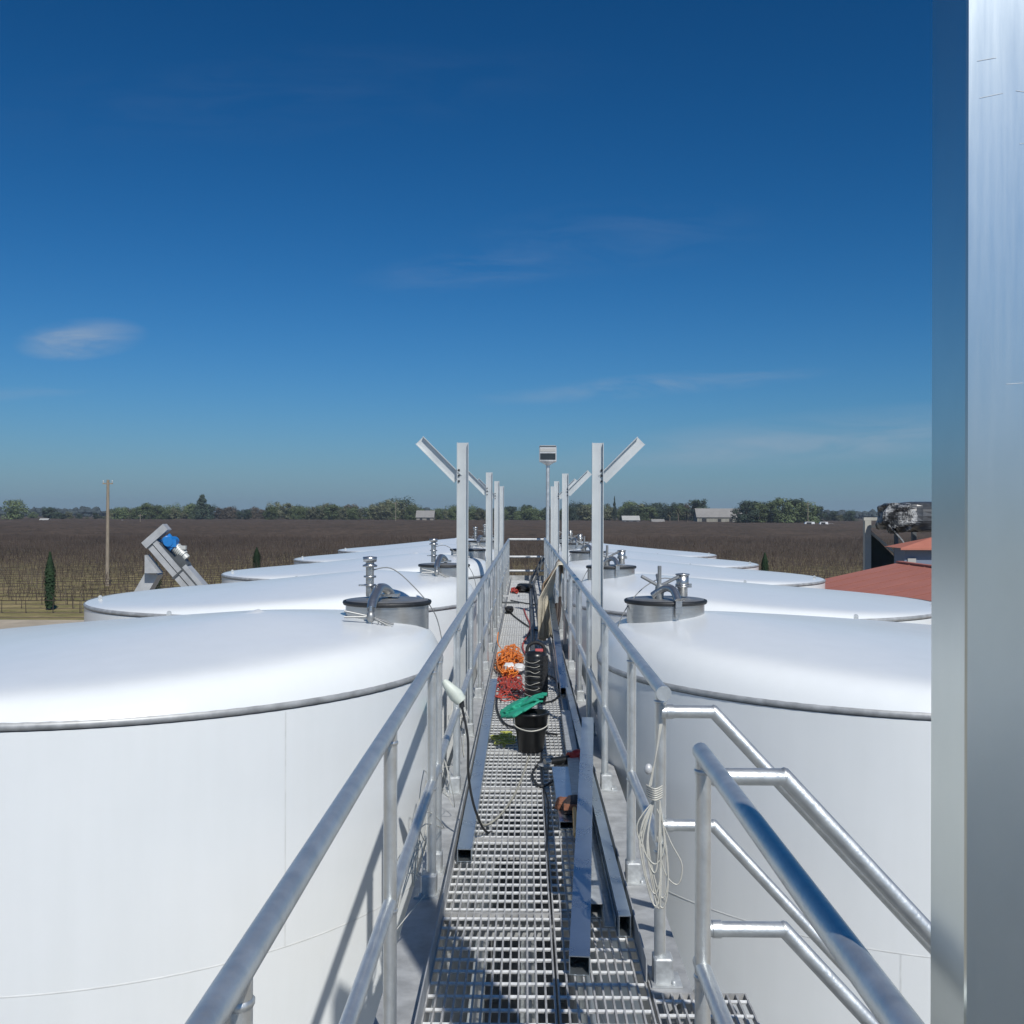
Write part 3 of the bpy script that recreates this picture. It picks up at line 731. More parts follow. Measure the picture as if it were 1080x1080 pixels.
def manway_parts(side):
    """manway at x=0 of its own frame; side +1: catwalk lies toward +x"""
    out = []
    nk = MB(); nk.lathe([(.285, -.42), (.285, 0)], seg=48); nk.lathe([(.285, -.004), (.262, .0)], seg=48)
    out.append(('manway_neck', nk, 'stainless', []))
    lid = MB(); lid.lathe([(.29, .012), (.28, .024), (.20, .028), (.1, .031), (.001, .032)], seg=48)
    gk = MB(); gk.lathe([(.287, -.010), (.300, -.008), (.306, .006), (.302, .018), (.289, .022)], seg=48)
    out.append(('manway_lid', lid, 'lidsteel', [('gasket', gk, 'rubber')]))
    a = MB()
    # hinged swing arm with clamp
    if side > 0:
        a.tube(spline([(.02, .02, .06), (.0, -.05, .10), (-.03, -.14, .115), (-.04, -.24, .085), (-.05, -.34, .04), (-.05, -.40, -.01)], 5), [.032]*26, 10)
        a.box((.02, .02, .055), (.12, .12, .02)); hub = Vector((-.05, -.42, -.055)); 
        a.tube([hub + Vector((0, 0, .07)), hub + Vector((-.005, -.02, -.13))], .012, 8)
        h = MB(); h.blob(hub + Vector((0, -.01, 0)), (.028, .028, .04), 10, 6)
        for ang in (175, 184): 
            h.tube([hub, hub + Vector((math.cos(R(ang)) * .17, -.03 + .0 * ang, .02 + (.02 if ang == 175 else -.02)))], .008, 6)
        for ang in (-20, -29):
            h.tube([hub, hub + Vector((math.cos(R(ang)) * .16, -.03, math.sin(R(ang)) * .14))], .008, 6)
        for k in range(5): h.tube([hub + Vector((.05 + k * .022, -.03, -.02 - k * .012)), hub + Vector((.053 + k * .022, -.03, -.045 - k * .012))], .004, 5)
        out.append(('clamp_arm', a, 'stainless', [('clamp_handle', h, 'lidsteel')]))
    else:
        a.tube(spline([(-.10, -.06, .05), (-.02, -.12, .11), (.03, -.20, .10), (.05, -.29, .03)], 6), [.028]*19, 10)
        a.box((.05, -.315, -.01), (.045, .04, .09)); a.tube([(.035, -.32, -.03), (.035, -.32, -.09)], .011, 8)
        hub = Vector((-.055, -.08, .12))
        h = MB(); h.tube([hub + Vector((0, 0, -.09)), hub + Vector((0, 0, .15))], .014, 10)
        h.lathe([(.03, -.09), (.034, -.03), (.026, .02)], hub, 12, cap=True)
        h.tube([hub, hub + Vector((-.135, -.02, .075))], .012, 8); h.tube([hub, hub + Vector((.14, -.02, .075))], .012, 8)
        h.tube([hub, hub + Vector((.0, .14, .075))], .012, 8)
        out.append(('clamp_arm', a, 'stainless', [('clamp_handle', h, 'lidsteel')]))
    # vent stack with clamps
    v = MB()
    if side > 0:
        x, y = -.13, .06
        v.lathe([(.028, .04), (.028, .26)], (x, y, 0), 18)
        for z in (.12, .18): v.lathe([(.028, z - .008), (.044, z - .006), (.044, z + .006), (.028, z + .008)], (x, y, 0), 18)
        v.lathe([(.001, .25), (.05, .25), (.052, .262), (.03, .27), (.03, .285), (.046, .286), (.05, .32), (.001, .325)], (x, y, 0), 18)
        v.box((x - .05, y - .02, .12), (.05, .012, .012))
    else:
        x, y = .13, .03
        v.lathe([(.038, .04), (.038, .10), (.046, .112), (.046, .20), (.001, .20)], (x, y, 0), 20)
        for z in (.112, .125): v.lathe([(.04, z - .008), (.054, z - .006), (.054, z + .006), (.04, z + .008)], (x, y, 0), 20)
        v.lathe([(.046, .196), (.053, .197), (.053, .206), (.001, .212)], (x, y, 0), 20)
        v.box((x + .055, y - .02, .12), (.02, .012, .03))
    out.append(('vent_stack', v, 'stainless', []))
    return out
MP = {}
for side in (1, -1):
    MP[side] = [(n, mesh_only(mb, n, M[mt]), [(n2, mesh_only(m2, n2, M[mt2])) for n2, m2, mt2 in subs]) for n, mb, mt, subs in manway_parts(side)]
lug = MB(); lug.box((0, 0, .05), (.03, .09, .1)); lug.tube([(-.016, 0, .10), (.016, 0, .10)], .045, 12); lug.tube([(-.018, 0, .1), (.018, 0, .1)], .02, 10)
LUGM = mesh_only(lug, 'lifting_lug', M['galv'])
TY = {-1: [7.0, 12.05, 17.2, 22.4, 27.6, -4.6], 1: [7.55, 12.35, 17.1, 21.8, 26.5, -4.35]}
ordw = ['nearest', 'second', 'third', 'fourth', 'farthest', 'rearmost']
for sd in (-1, 1):
    for i, y in enumerate(TY[sd]):
        cx = sd * (2.795 if sd < 0 else 2.72); z = ZL if sd < 0 else ZR
        lab = ('%s white storage tank on the %s side of the catwalk' % (ordw[i], 'left' if sd < 0 else 'right')) + {0: ', filling the foreground', 1: ', just behind the nearest one', 2: ', halfway along', 3: ', next to the last', 4: ', last in row', 5: ', behind the camera'}[i]
        t = thing('storage_tank', lab, 'tank', (cx, y, z), 'white storage tanks lining the catwalk')
        if sd < 0: t.scale = (1.02, 1.02, 1)
        for n, me in TM:
            o = add(t, n, me)
            if n in ('shell', 'weld_seam'): o.rotation_euler = (0, 0, i * .7 + sd)
        add(t, 'roof', RM[sd]); rax, rH = RP_[sd]
        mx = 1.789 if sd < 0 else -1.68; mz = .377 if sd < 0 else .41
        my = .2 if sd < 0 else .05
        for n, me, subs in MP[-sd]:
            o = add(t, n, me); o.location = (mx, my, mz)
            for n2, me2 in subs: add(o, n2, me2)
        for a in (200, 100):
            aa = R(a) if sd < 0 else R(180 - a); r = RT - .16
            o = add(t, 'lifting_lug', LUGM); o.location = (r * math.cos(aa), r * math.sin(aa), roof_xy(r * math.cos(aa), r * math.sin(aa), rax, rH) - .01); o.scale = (.45, .45, .45); o.rotation_euler = (0, 0, aa + (PI / 2 if a == 200 else 0))
        # thin sensor wire from the vent toward the catwalk
        w = MB(); s0 = Vector((mx - (-sd) * .13 * 1, my + .06, mz + .22)) if sd < 0 else Vector((mx + .13, my + .03, mz + .15))
        if sd < 0: pts = [s0, s0 + Vector((.14, .02, .02)), s0 + Vector((.30, -.02, -.10)), s0 + Vector((.46, -.05, -.30)), s0 + Vector((.52, -.06, -.55))]
        else: pts = [s0, s0 + Vector((-.16, .0, .02)), s0 + Vector((-.33, -.04, -.08)), s0 + Vector((-.47, -.1, -.28)), s0 + Vector((-.54, -.15, -.55))]
        w.tube(spline(pts, 6), .004, 5); w.build('sensor_wire', M['thinwire'], t)

# ------------------------------------------------------------------ catwalk deck
XL, XR = -.345, .445
Y0, Y1 = -7.6, 26.4
t = thing('catwalk', 'long steel grating catwalk running between the two rows of tanks', 'catwalk', (0, 0, 0))
def grating(x0, x1, L):
    mb = MB(); n = int(round((x1 - x0) / .033)); w = .007
    for i in range(1, n):
        x = x0 + (x1 - x0) * i / n
        mb.add([(x - w/2, 0.004, 0), (x + w/2, 0.004, 0), (x + w/2, L - .004, 0), (x - w/2, L - .004, 0), (x - w/2, 0.004, -.028), (x + w/2, 0.004, -.028), (x + w/2, L - .004, -.028), (x - w/2, L - .004, -.028)],
               [(0, 1, 2, 3), (0, 3, 7, 4), (1, 5, 6, 2), (4, 7, 6, 5)])
    m = int(round(L / .1)); 
    for k in range(m):
        y = .05 + k * (L - .0) / m
        # slightly raised twisted cross rod between the bars
        mb.add([(x0, y - .0058, -.006), (x1, y - .0058, -.006), (x1, y + .0058, -.002), (x0, y + .0058, -.002), (x0, y - .003, -.013), (x1, y - .003, -.013)],
               [(0, 1, 2, 3), (0, 4, 5, 1), (3, 2, 5, 4)], mi=1)
    for x in (x0, x1): mb.box((x, L / 2, -.014), (.006, L - .006, .030))
    for y in (.004, L - .006): mb.box(((x0 + x1) / 2, y, -.0137), (x1 - x0 - .006, .005, .0296))
    return mb
gm = [mesh_only(grating(XL, .11, 1.0), 'grating_panel', [M['grate'], M['rod']]), mesh_only(grating(.125, XR, 1.0), 'grating_panel', [M['grate'], M['rod']])]
y = Y0
while y < Y1 - .5:
    for me in gm:
        o = add(t, 'grating_panel', me); o.location = (0, y + .003, 0)
    y += 1.0
for s_, X in ((-1, XL - .012), (1, XR + .012)):
    # side channel carrying the posts, and toe board
    segs = [(Y0, Y1)] if s_ < 0 else [(Y0, 2.84), (3.69, Y1)]
    m = MB()
    for a, b in segs:
        xo = X + s_ * .15
        m.box(((X + xo) / 2, (a + b) / 2, -.006), (.15, b - a, .008)); m.box((X + s_ * .004, (a + b) / 2, -.09), (.008, b - a, .158)); m.box(((X + xo) / 2, (a + b) / 2, -.175), (.15, b - a, .008))
    m.build('side_channel', M['galv_plate'], t)
m = MB(); m.box((XL - .004, (Y0 + Y1) / 2, .045), (.005, Y1 - Y0, .085)); m.build('toe_board', M['galv_plate'], t)
m = MB(); m.box((XR + .004, (3.76 + Y1) / 2, .045), (.005, Y1 - 3.76, .085)); m.build('toe_board', M['galv_plate'], t)
m = MB(); m.box((XR + .004, (Y0 + 2.82) / 2, .045), (.005, 2.82 - Y0, .085)); m.build('toe_board', M['galv_plate'], t)
m = MB()
for y in [Y0 + .05 + k * 1.0 for k in range(0, 34)]:
    MB().box((.05, y, -.075), (XR - XL, .06, .08)).build('cross_beam', M['galv_plate'], t)
for x in (-.22, .02, .3): 
    m = MB(); m.tube([(x, Y0, -.32 - abs(x)), (x, Y1, -.32 - abs(x))], .035, 10); m.build('conduit_pipe', M['alu'], t)
for y in (2.4, 9.75, 14.7, 19.5, 24.8):
    for x in (XL - .08, XR + .08): MB().bar((x, y, GZ), (x, y, -.18), .1, .1).build('support_column', M['galv'], t)

# ------------------------------------------------------------------ guardrails
XRL, XRR = -.42, .50
HR = 1.045; HM = .50; RP = .0235
def guardrail(label, X, ya, yb, posts, s_, endcap=True):
    HR = 1.045 if s_ < 0 else 1.072
    t = thing('guardrail', label, 'railing', (X, ya, 0), 'guardrails along the catwalk')
    m = MB(); m.tube([(0, 0, HR), (0, yb - ya, HR)], RP, 16); m.build('top_rail', M['alu'], t)
    m = MB(); m.tube([(0, 0.02, HM), (0, yb - ya, HM)], RP * .9, 14); m.build('mid_rail', M['alu'], t)
    pm = MB(); pm.tube([(0, 0, 0.0), (0, 0, HR - .01)], RP * .92, 14)
    for z in (HM, HR - .02): pm.lathe([(RP * .93, z - .032), (RP * 1.06, z - .026), (RP * 1.06, z - .022), (RP * .93, z - .018)], seg=14)
    pme = mesh_only(pm, 'post', M['alu'])
    bm_ = MB(); bm_.bevbox((s_ * .01, 0, .045), (.07, .085, .10), .006); bm_.box((s_ * .02, 0, .003), (.11, .12, .008))
    for yy in (-.045, .045): bm_.lathe([(.008, 0), (.008, .012), (.001, .014)], (s_ * .045 , yy, .006), 6)
    bme = mesh_only(bm_, 'post_base', M['galv'])
    for p in posts:
        o = add(t, 'post', pme); o.location = (0, p - ya, 0)
        o = add(t, 'post_base', bme); o.location = (0, p - ya, 0)
    if endcap:
        MB().tube([(0, -.012, HR), (0, .012, HR)], RP * 1.18, 18).build('end_cap', M['alu'], t)
    return t
pl = [-7.4, -5.6, -3.8, -2, -.2, 1.5, 3.2]; y = 4.62
while y < 26: pl += [y, y + .3, y + 1.7, y + 3.3]; y += 4.9
pl = [p for p in pl if p < 26.1] + [26.1]
guardrail('long aluminium pipe guardrail along the left edge of the catwalk', XRL, -7.5, 26.15, pl, -1)
pr = [3.78, 4.8, 6.4, 8.0]; y = 9.4
while y < 26: pr += [y, y + .3, y + 1.9, y + 3.4]; y += 4.9
pr = [p for p in pr if p < 26.1] + [26.1]
guardrail('long aluminium pipe guardrail along the right edge, beyond the stair opening', XRR, 3.70, 26.15, pr, 1)
guardrail('short near guardrail at right, on the camera side of the stair opening', XRR - .02, -7.5, 2.8, [-7.4, -5.6, -3.8, -2, -.3, 1.25, 2.76], 1, False)
# elbow closing the near rail onto its post is part of the rail end; end gate
t = thing('end_gate', 'three horizontal rails closing the far end of the catwalk', 'railing', (0, 26.2, 0))
for z in (HR, .60, .24): MB().tube([(XRL, 0, z), (XRR, 0, z)], .03, 10).build('crossbar', M['lamptrim'], t)
MB().box((.04, .03, .06), (.9, .006, .12)).build('toe_board', M['galv_plate'], t)

# ------------------------------------------------------------------ stair to the right
t = thing('staircase', 'steep metal staircase with pipe handrails descending to the right', 'staircase', (XRR, 2.8, 0))
ya, yb = 0.03, .95
slope = 1.07
LX = 5.0
def stair_rail(y, z_, dx, r, name):
    m = MB(); x0 = .0; zz = z_
    m.tube([(x0, y, zz), (dx, y, zz), (dx + .001 + LX, y, zz - LX * slope)], r, 16)
    m.lathe([(r * 1.14, -.012), (r * 1.14, .012)], (x0 + .03, y, zz), 14, rotm(0, 90), cap=True)
    m.lathe([(r * 1.03, -.006), (r * 1.14, 0), (r * 1.03, .006)], (dx, y, zz), 14, rotm(0, 90))
    m.build(name, M['alu'], t)
stair_rail(yb, .995, .19, .0235, 'handrail'); stair_rail(yb, .58, .19, .021, 'mid_rail')
stair_rail(ya, .995, .215, .0235, 'handrail'); stair_rail(ya, .575, .215, .021, 'mid_rail')
for yy in (ya, yb):
    MB().bar((.10, yy, -.05), (LX + .3, yy, -.05 - (LX + .2) * slope), .04, .20).build('stringer', M['galv_plate'], t)
    for x in (1.3, 2.9, 4.5):
        zt_ = 1.0 - (x - .2) * slope
        MB().tube([(x, yy, zt_), (x, yy, zt_ - 1.1)], .021, 12).build('baluster', M['alu'], t)
m = MB(); n_ = 22
tm = MB()
for i in range(9): tm.box((.03 * i + .005, .49, -.014), (.004, .86, .028))
for k in range(9): tm.box((.125, .1 + k * .1, -.006), (.25, .01, .008))
tme = mesh_only(tm, 'tread', M['grate'])
for i in range(1, n_):
    o = add(t, 'tread', tme); o.location = (.28 + (i - 1) * .235, 0, -.235 * slope * i)
lg = mesh_only(grating(0, .33, .84), 'landing_grate', [M['grate'], M['rod']])
o = add(t, 'landing_grate', lg); o.location = (-.038, .045, 0.0)

# ------------------------------------------------------------------ tall channel posts with brackets
def chan_post(X, Y, top, arm, label, out=-1):
    t = thing('channel_post', label, 'post', (X, Y, -.1), 'upright channel posts beside the catwalk')
    H = top + .1
    MB().channel((0, 0, 0), (0, 0, H), .105, .045, .006, (1, 0, 0), (0, -1, 0)).build('upright', M['channel'], t)
    if arm:
        s_ = 1 if X > 0 else -1; a = Vector((s_ * .045, .03, H - .33)); dd = Vector((s_, 0, 1)).normalized(); nn = Vector((-s_, 0, 1)).normalized()
        MB().channel(a, a + dd * .50, .10, .045, .006, nn, (0, -1, 0)).build('bracket_arm', M['channel'], t)
        b = MB()
        for k in range(3): b.tube([(s_ * .035, -.004, H - .25 - k * .05), (s_ * .035, -.018, H - .25 - k * .05)], .010, 6)
        b.build('bolt', M['rubber'], t)
    MB().bar((-.06, .01, .12), (-.06 if X > 0 else .06, -.0, .12), .01, .1) 
    MB().box((0, -.02, .003), (.16, .12, .012)).build('base_plate', M['galv'], t)
for (px, Y, arm, lab) in ((488, 9.35, 1, 'tallest-looking left channel post, nearest of the left posts, arm angled out left'),
                          (516, 16.2, 1, 'second left channel post with a short arm angled out left'),
                          (524, 20.6, 1, 'third left channel post, thin in the distance'),
                          (529.3, 24.6, 0, 'farthest left channel post beside the catwalk end')):
    chan_post((px - 554) / F * Y, Y, 2.36, arm, lab)
for (px, Y, arm, lab) in ((630, 9.35, 1, 'nearest right channel post with bolts and an arm angled out right'),
                          (596, 16.6, 1, 'second right channel post with a short arm angled out right'),
                          (587, 20.6, 1, 'third right channel post, between the floodlight pole and second post'),
                          (583, 24.6, 0, 'farthest right channel post close to the floodlight pole')):
    chan_post((px - 554) / F * Y, Y, 2.36, arm, lab)

# flood light on its pole at the end
Xf = .56; Yf = 25.6
t = thing('floodlight_pole', 'thin pole carrying a square floodlight at the catwalk end', 'light pole', (Xf, Yf, 0))
zt = at(0, 488, Yf).z
MB().tube([(0, 0, 0), (0, 0, zt)], .045, 12).build('pole', M['alu'], t)
l = MB(); l.lathe([(.05, 0), (.07, .02), (.2, .1), (.2, .12)], (0, 0, zt - .02), 16, cap=True); l.build('lamp_bracket', M['lamptrim'], t)
hb = MB(); hb.bevbox((0, 0, zt + .27), (.43, .16, .42), .02); ho = hb.build('lamp_head', M['lamptrim'], t)
MB().box((0, -.083, zt + .20), (.38, .01, .16)).build('lamp_glass', M['glass'], ho)
MB().box((0, -.083, zt + .36), (.38, .012, .08)).build('reflector', M['housewhite'], ho)
MB().box((0, -.083, zt + .455), (.41, .012, .03)).build('trim', M['convdark'], ho)

# ------------------------------------------------------------------ sheet-metal column at right
t = thing('metal_cabinet', 'tall polished sheet-metal box column filling the right edge of view', 'cabinet', (.556, 1.30, -.18))
m = MB(); m.bevbox((.11, .0555, 2.0), (.22, .111, 4.0), .0025); m.build('casing', M['panel'], t)

sc = MB()
for (px, py, L_, a) in ((1025, 100, .05, 12), (1058, 96, .03, -8), (1062, 150, .03, 5), (1076, 118, .02, 80), (1050, 402, .035, 4), (1020, 62, .04, 10)):
    p = at(px, py, 1.30); a = R(a)
    dx, dz = math.cos(a) * L_ / 2, math.sin(a) * L_ / 2
    sc.bar((p.x - .536 - dx * .6, -.0002, p.z + .18 - dz * .6), (p.x - .536 + dx * .6, -.0002, p.z + .18 + dz * .6), .0007, .0005)
sc.build('scratch', M['whiterag'], t)

# ------------------------------------------------------------------ loose tubes on the deck
def tube_thing(name, label, p0, p1, w, h, mat='galv', group='loose metal tubes on the catwalk', wall=.004):
    p0 = Vector(p0); p1 = Vector(p1)
    o = MB().sqtube((0, 0, 0), p1 - p0, w, h, wall).build(name, M[mat]); o.location = p0
    tag(o, label, 'metal tube', group); return o
M['bluegalv'] = simple('smooth_galvanised_tube', (0.58, 0.66, 0.72), 0.28, 0.92, 0.1, 5, 0.03)
tube_thing('square_tube', 'open-ended square metal tube lying along the left edge of the grating', (-.295, 5.03, .036), (-.31, 10.2, .036), .072, .064, 'bluegalv')
tube_thing('square_tube', 'bluish square metal tube leaning up from the grating at right, nearest to view', (.205, 3.80, .042), (.425, 6.9, .31), .078, .075, 'bluegalv')
tube_thing('square_tube', 'narrow rectangular tube against the right toe board, next to the bluish tube', (.408, 4.16, .045), (.405, 11.3, .045), .05, .085, 'bluegalv')
tube_thing('square_tube', 'dull square tube behind the bluish tube, its end farther back', (.30, 4.35, .034), (.345, 8.6, .034), .075, .062, 'galv')
o = MB().channel((0, 0, 0), (0, 5.2, 0), .05, .04, .004, (1, 0, 0), (0, 0, 1)).build('channel_bar', M['galv']); o.location = (.355, 4.25, .004)
tag(o, 'open channel bar lying between the two right-hand tubes', 'metal bar', 'loose metal tubes on the catwalk')
tube_thing('square_tube', 'short flat plate-like tube under the red grinder', (.245, 5.55, .03), (.235, 6.75, .03), .11, .04, 'bluegalv')
tube_thing('square_tube', 'pale tube propped against the right railing below the tan jacket', (.37, 9.6, .05), (.34, 13.8, .62), .07, .07, 'bluegalv')
tube_thing('square_tube', 'dark open-ended tube beside the right toe board under the jacket', (.36, 9.9, .05), (.39, 13.2, .06), .09, .07, 'galv')
def pipe_thing(name, label, pts, r, mat, cat, group=None, n=6, sm=True, seg=8):
    P = spline(pts, n) if sm else [Vector(p) for p in pts]
    o0 = P[0].copy(); o = MB().tube([p - o0 for p in P], r, seg).build(name, M[mat]); o.location = o0
    tag(o, label, cat, group); return o
pipe_thing('steel_bar', 'long dark bar lying down the catwalk centre toward the end gate', [(.10, 12.4, .03), (.12, 20, .03), (.12, 24.6, .05), (.44, 25.6, .62)], .028, 'convdark', 'metal bar', 'long dark bars on the far grating', sm=False)
pipe_thing('steel_bar', 'second long dark bar, right of the centre one, on the far grating', [(.235, 15.0, .03), (.20, 24.4, .04), (.46, 25.2, .60)], .028, 'convdark', 'metal bar', 'long dark bars on the far grating', sm=False)
t = thing('bar_bracket', 'small grey bracket sticking out from the left railing far along', 'bracket', (-.42, 18.5, .22))
MB().bar((0, 0, 0), (.32, 0, 0), .03, .03).build('upper_bar', M['lamptrim'], t); MB().bar((0, 0, -.12), (.32, 0, -.12), .03, .03).build('lower_bar', M['convdark'], t); MB().bar((.0, 0, -.12), (.0, 0, .3), .03, .03).build('stem', M['convdark'], t)

# ------------------------------------------------------------------ things on the deck
rc = random.Random(12)
def tangle(cx, cy, rx, ry, h, n, r, seed, loops=None):
    rn = random.Random(seed); pts = []
    for k in range(n):
        a = k * 2.1 + rn.uniform(-.9, .9); q = math.sqrt(rn.uniform(.02, 1))
        pts.append((cx + rx * q * math.cos(a), cy + ry * q * math.sin(a), r + h * rn.random() * (1.1 - q * .6)))
    return pts
pts = [(-.33, 12.6, .25), (-.31, 12.3, .12)] + tangle(-.17, 11.6, .17, 1.15, .16, 130, .008, 1) + [(-.02, 11.3, .05), (.06, 11.2, .06), (.14, 10.9, .05), (.2, 10.4, .02)]
o = pipe_thing('extension_cord', 'tangled bright orange extension cord heaped on the grating', pts, .006, 'orange', 'cord', n=5, seg=6)
pts = tangle(-.15, 10.1, .17, .9, .04, 46, .006, 2)
pipe_thing('air_hose', 'tangled dark red hose heaped in front of the orange cord', pts, .006, 'red', 'hose', n=5, seg=6)
pipe_thing('air_hose', 'thin red hose stretching along the grating beyond the black bag', [(.02, 12.2, .01), (-.03, 13.2, .012), (.05, 14.5, .012), (.08, 15.6, .012), (.02, 17, .012), (-.02, 18.2, .012)], .012, 'red', 'hose')
pipe_thing('power_cable', 'black cable curling round the left of the black bucket', [(-.26, 9.6, .012), (-.24, 8.9, .012), (-.16, 8.3, .012), (-.02, 8.1, .012), (.1, 8.0, .012), (.25, 7.9, .012)], .009, 'rubber', 'cable', 'black cables on the grating')
pipe_thing('power_cable', 'black cable running from the tall black bag to the left edge', [(.05, 9.1, .012), (-.08, 9.4, .03), (-.2, 9.8, .012), (-.26, 10.2, .012)], .009, 'rubber', 'cable', 'black cables on the grating')
pipe_thing('power_cable', 'black cable looping right of the tall black bag', [(.15, 9.2, .012), (.28, 9.4, .012), (.35, 10.0, .012), (.3, 10.6, .012), (.18, 10.9, .012)], .009, 'rubber', 'cable', 'black cables on the grating')
pipe_thing('power_cable', 'black cable crossing the far grating under the jacket', [(-.25, 17.5, .012), (-.1, 16.4, .012), (.1, 15.2, .012), (.3, 14.6, .012), (.36, 14.2, .012)], .011, 'rubber', 'cable', 'black cables on the grating')
pipe_thing('power_cable', 'black cable with a loop beyond the black cable under the jacket', [(-.28, 20, .012), (0, 19.4, .012), (.2, 19.0, .012), (.35, 18.2, .012)], .011, 'rubber', 'cable', 'black cables on the grating')
pipe_thing('cord', 'yellow-green cord lying left of the black bucket', tangle(-.16, 7.75, .10, .28, .03, 26, .006, 5) , .006, 'yellow', 'cord', n=5, seg=6)
for k, (x, y) in enumerate(((-.17, 10.95), (-.06, 10.9))):
    o = crumple((0, 0, 0), (.055, .13, .035), 30 + k, 18, 10, .3).build('rag', M['whiterag']); o.location = (x, y, .075)
    tag(o, ('crumpled white rag, left of two, between orange cord and red hose', 'crumpled white rag, right of two, beside the tall black bag')[k], 'rag', 'white rags')
# tall black ribbed bag
t = thing('tool_bag', 'tall black ribbed tool bag standing on the grating behind the bucket', 'bag', (.10, 9.35, 0))
m = MB(); pf = [(.001, 0), (.09, 0), (.098, .02)]
for k in range(9): z = .04 + k * .04; pf += [(.098, z), (.104, z + .012), (.104, z + .026), (.098, z + .036)]
pf += [(.1, .41), (.092, .44), (.06, .46), (.001, .465)]
m.lathe(pf, seg=28); m.build('body', M['blackplastic'], t)
m = MB(); m.tube(spline([(-.085, .02, .41), (-.07, .03, .50), (0, .03, .535), (.07, .03, .50), (.085, .02, .41)], 6), .016, 8); m.build('handle', M['black'], t)
m = MB(); rb_ = random.Random(4)
for k in range(7):
    z_ = .08 + k * .05
    m.tube(spline([(-.10, -.04, z_), (-.06, -.098, z_ + rb_.uniform(-.02, .02)), (-.01, -.112, z_ + rb_.uniform(-.015, .02)), (.035, -.104, z_ + .01)], 4), .0022, 5)
m.build('lacing', M['wire'], t)
m = MB(); m.box((.03, -.005, .47), (.07, .04, .02)); m.build('tag', simple('pink_red_label', (0.6, 0.12, 0.12), .5), t)
m = MB(); m.box((.085, -.03, .24), (.05, .10, .36)); m.build('side_pocket', M['black'], t)
# bucket with gloves
t = thing('bucket', 'black plastic bucket with a wire handle on the catwalk grating', 'bucket', (.045, 7.40, 0))
m = MB(); m.lathe([(.001, .003), (.085, .003), (.09, .01), (.125, .27), (.135, .272), (.135, .285), (.12, .285), (.085, .02), (.001, .018)], seg=32); m.build('shell', M['blackplastic'], t)
m = MB(); m.tube(spline([(-.13, 0, .26), (-.11, -.10, .20), (0, -.15, .175), (.11, -.10, .20), (.13, 0, .26)], 6), .004, 6); m.build('handle', M['wire'], t)
m = MB(); m.lathe([(.118, .16), (.121, .175), (.118, .19)], seg=32); m.build('hoop', M['rubber'], t)
m = MB(); m.blob((0, 0, .22), (.10, .10, .05), 14, 8, .1); m.build('contents', M['black'], t)
def glove(label, loc, rz, mat):
    t = thing('work_glove', label, 'glove', loc, 'work gloves', rz)
    g = MB(); g.bevbox((0, 0, 0), (.10, .11, .03), .01); g.bevbox((0, -.09, .004), (.09, .08, .034), .01)
    for k, L_ in enumerate((.07, .085, .08, .06)):
        x = -.038 + k * .0255
        g.tube([(x, .045, 0), (x * 1.15, .045 + L_ * .6, .004), (x * 1.2, .045 + L_, -.012)], [.013, .012, .009], 8)
    g.tube([(-.045, -.02, 0), (-.075, .01, .0), (-.09, .045, -.006)], [.015, .014, .01], 8)
    g.build('glove_body', M[mat], t); return t
a = glove('green rubber glove draped over the black bucket rim', (.0, 7.36, .315), R(-75), 'green'); a.scale = (1.5, 1.1, .8); a.rotation_euler = (R(22), R(-14), R(-60))
a = glove('second green glove slipping off the left of the bucket', (-.08, 7.45, .285), R(20), 'green'); a.rotation_euler = (R(0), R(-30), R(25)); a.scale = (1, 1, 1)
a = glove('third green glove lying flat on top of the other two', (.02, 7.47, .345), R(-100), 'green'); a.rotation_euler = (R(24), R(12), R(-118)); a.scale = (1.3, 1.25, .8)
crumple((.0, -.10, -.005), (.085, .075, .04), 88, 18, 10, .35).build('cuff', M['green'], a)
# red grinder
t = thing('angle_grinder', 'red and black angle grinder lying on the grating at right', 'power tool', (.28, 6.95, .045), rz=R(25))
MB().tube([(-.12, 0, 0), (.10, 0, .0)], [.028, .034], 12).build('body', M['blackplastic'], t)
MB().tube([(.02, 0, .012), (.12, 0, .012)], [.04, .042], 12).blob((.09, .0, .035), (.05, .04, .03), 12, 8).build('motor_housing', M['redtool'], t)
MB().lathe([(.001, 0), (.055, 0), (.055, .006), (.001, .008)], (-.15, 0, -.02), 18).build('disc', M['galv_plate'], t)
MB().tube([(-.12, 0, 0), (-.16, 0, 0)], .026, 10).build('gear_head', M['stainless'], t)
pipe_thing('power_cable', 'short black cable trailing left from the red grinder', [(.26, 6.9, .03), (.2, 6.6, .012), (.1, 6.4, .012), (.05, 6.7, .012), (.12, 7.1, .012)], .008, 'rubber', 'cable', 'black cables on the grating')
pipe_thing('power_cable', 'long black cable down the centre seam of the grating', [(.12, 7.4, .008), (.11, 6.6, .008), (.14, 6.0, .008), (.11, 5.2, .008)], .0045, 'rubber', 'cable', 'black cables on the grating')
# leather bag / boot & hammer
t = thing('tool_pouch', 'brown leather tool pouch lying beside the bluish tube', 'tool pouch', (.275, 5.75, .06), rz=R(-12))
crumple((0, 0, .02), (.055, .10, .045), 51, 20, 12, .12).build('pouch', M['darkleather'], t)
crumple((-.065, .05, .01), (.045, .055, .035), 52, 18, 10, .2).build('flap', M['rust'], t)
t = thing('hammer', 'hammer with a yellow wooden handle sticking out of the pouch', 'hammer', (.262, 5.2, .085))
MB().tube([(0, 0, 0), (.012, .44, .01)], [.014, .011], 10).build('handle', M['wood'], t)
MB().bar((-.045, .46, .012), (.06, .46, .012), .03, .03).build('head', M['rust'], t)
